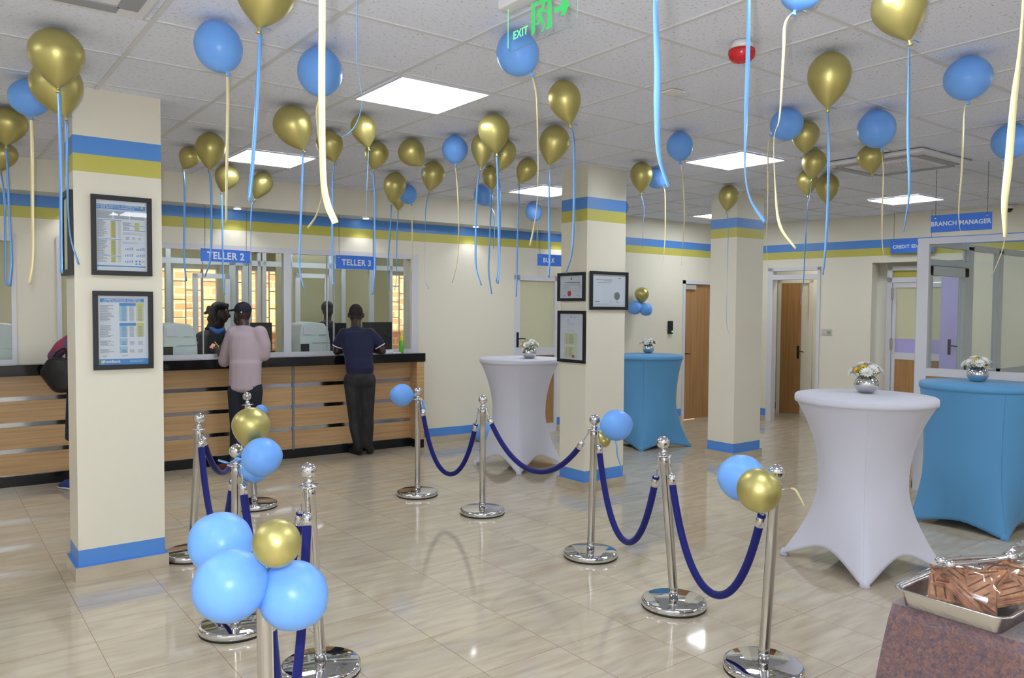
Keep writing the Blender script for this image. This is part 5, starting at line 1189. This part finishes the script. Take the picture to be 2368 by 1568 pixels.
blob('blouse', [[(a, b_ * 1.07, c_ * 1.07, *[d * 1.05 for d in e]) for (a, b_, c_, *e) in ch] for ch in tors] + [[(pv(464, 785), .07, .07), (pv(455, 822, -.05), .06, .06)], [(pv(532, 785), .07, .07), (pv(545, 822, -.05), .06, .06)], [(pv(500, 890), .17, .13), (pv(500, 1080), .15, .12)]], M_BLKCL, t, .012)
rh = random.Random(3)
blob('curly_hair', [[(pv(505, 717, .0), .098, .12, .105)], [(pv(494, 732, -.03), .05, .08, .09)], [(pv(512, 708, -.08), .07, .07, .05)]] + [[(pv(487 + rh.uniform(-8, 12), 712 + i * 4.5, rh.uniform(-.05, .08)), .03, .03), (pv(480 + rh.uniform(-6, 8), 720 + i * 4.5, rh.uniform(-.05, .05)), .018, .018)] for i in range(11)] + [[(pv(524 + rh.uniform(-4, 6), 706 + i * 5, .03), .025, .025)] for i in range(6)], M_HAIR, t, .009, 1)
blob('neck_mask', [[(pv(489, 759, -.08), .03, .03, .02), (pv(503, 768, -.12), .045, .03, .03), (pv(516, 762, -.1), .03, .03, .022)]], mat('blue_mask', (58, 112, 196), .6), t, .008)
# --- dark figure modelled behind the glass, further inside
D = 10.2; base = pv(758, 1060); t = thing('person', 'person in dark clothes seated behind the glass beside the second banknote machine', 'person', (base.x, base.y, 0))
tors = [[(pv(757, 860), .15, .12, .08), (pv(757, 800), .13, .12, .08), (pv(757, 765), .13, .11, .07), (pv(757, 750), .11, .09, .05)]]
blob('body', tors + [[(pv(757, 745), .05, .05), (pv(758, 730), .05, .05)], [(pv(758, 716), .075, .09, .10)], [(pv(773, 718), .012, .012, .016)]] + [[(pv(757, 870), .14, .12), (pv(757, 1055), .1, .1)]], M_SKIN, t, .012)
blob('jacket', [[(a, b_ * 1.1, c_ * 1.1, *[d * 1.05 for d in e]) for (a, b_, c_, *e) in ch] for ch in tors] + [[(pv(748, 765), .07, .07), (pv(746, 800), .06, .06), (pv(765, 812, -.2), .045, .045)], [(pv(757, 870), .16, .14), (pv(757, 1000), .13, .13)]], M_BLKCL, t, .012)
blob('hair', [[(pv(757, 711), .08, .092, .088)], [(pv(767, 707, 0), .04, .05, .02)]], M_HAIR, t, .010)
# --- customer hidden by the left pillar
fb = at_z(150, 1128, .03); D = (fb - EYE).dot(FW); base = pv(196, 1120)
t = thing('person', 'person with floral sleeve and blue canvas shoe, mostly hidden behind the left pillar', 'person', (base.x, base.y, 0))
M_FLOR = mat('floral_print_fabric', (176, 58, 84), .8, noise=((86, 92, 128), (22, 22, 22), .42, .56)); M_SKIRTC = mat('dark_skirt', (36, 38, 52), .85)
tors = [[(pv(200, 890), .16, .12, .08), (pv(200, 850), .15, .12, .08), (pv(200, 800, .03), .17, .12, .08), (pv(200, 780, .04), .16, .1, .05)], [(pv(172, 785), .07, .07), (pv(200, 770), .1, .07, .04), (pv(228, 785), .07, .07)]]
blob('body', tors + [[(pv(200, 770, .05), .055, .055), (pv(200, 745, .07), .055, .055)], [(pv(200, 728, .08), .078, .09, .108)], [(pv(200, 730, .18), .014, .016, .02)]] + [[(pv(186, 900), .09, .1), (pv(184, 1000), .065, .07), (pv(178, 1100), .045, .045)], [(pv(216, 900), .09, .1), (pv(216, 1000), .065, .07), (pv(216, 1100), .045, .045)]] + [[(pv(170, 785), .055, .055), (pv(140, 806), .045, .045), (pv(128, 826, .04), .035, .035)], [(pv(230, 785), .055, .055), (pv(240, 830), .045, .045), (pv(215, 835, .05), .035, .035)]] + hand(pv(128, 826, .04), RT - UP * .5, RT, -UP) + hand(pv(215, 835, .05), -RT - UP * .3, RT, -UP), M_SKIN, t, .011)
blob('floral_blouse', [[(a, b_ * 1.07, c_ * 1.07, *[d * 1.05 for d in e]) for (a, b_, c_, *e) in ch] for ch in tors] + [[(pv(170, 785), .07, .07), (pv(142, 803), .066, .066), (pv(124, 824, .06), .056, .056)], [(pv(230, 785), .07, .07), (pv(240, 826), .06, .06)]], M_FLOR, t, .010, 16)
blob('skirt', [[(pv(200, 890), .175, .14, .06), (pv(200, 1010), .19, .16, .06)]], M_SKIRTC, t, .012)
blob('hair', [[(pv(200, 722, .06), .09, .1, .105)], [(pv(200, 745, .0), .08, .05, .06)]], M_HAIR, t, .010)
M_BLUESH = mat('blue_canvas', (44, 66, 132), .8)
h_ = fl(164, 1126); shoe(t, h_, h_ + (-RT * .75 + FW * .5) * .20, M_BLUESH, M_WPL, 'canvas_shoe'); h_ = fl(214, 1122); shoe(t, h_, h_ + (FW * .9) * .22, M_BLUESH, M_WPL, 'canvas_shoe')
hb = pv(134, 862, -.10)
o = blob('handbag', [[(hb + UP * .10, .11, .06, .05), (hb, .17, .07, .10), (hb - UP * .13 + RT * .03, .10, .06, .06)]], mat('black_handbag_leather', (20, 19, 20), .5), None, .012)
tag(o, 'large black handbag hanging beside the left pillar under a floral sleeve', 'handbag')
B().tube(catmull([hb + UP * .12 - RT * .06, hb + UP * .2 + RT * .0, hb + UP * .22 + RT * .04 + FW * .05, hb + UP * .12 + RT * .08], 6), .008, mat('black_handbag_leather', (20, 19, 20)), 8).build('bag_strap', o)
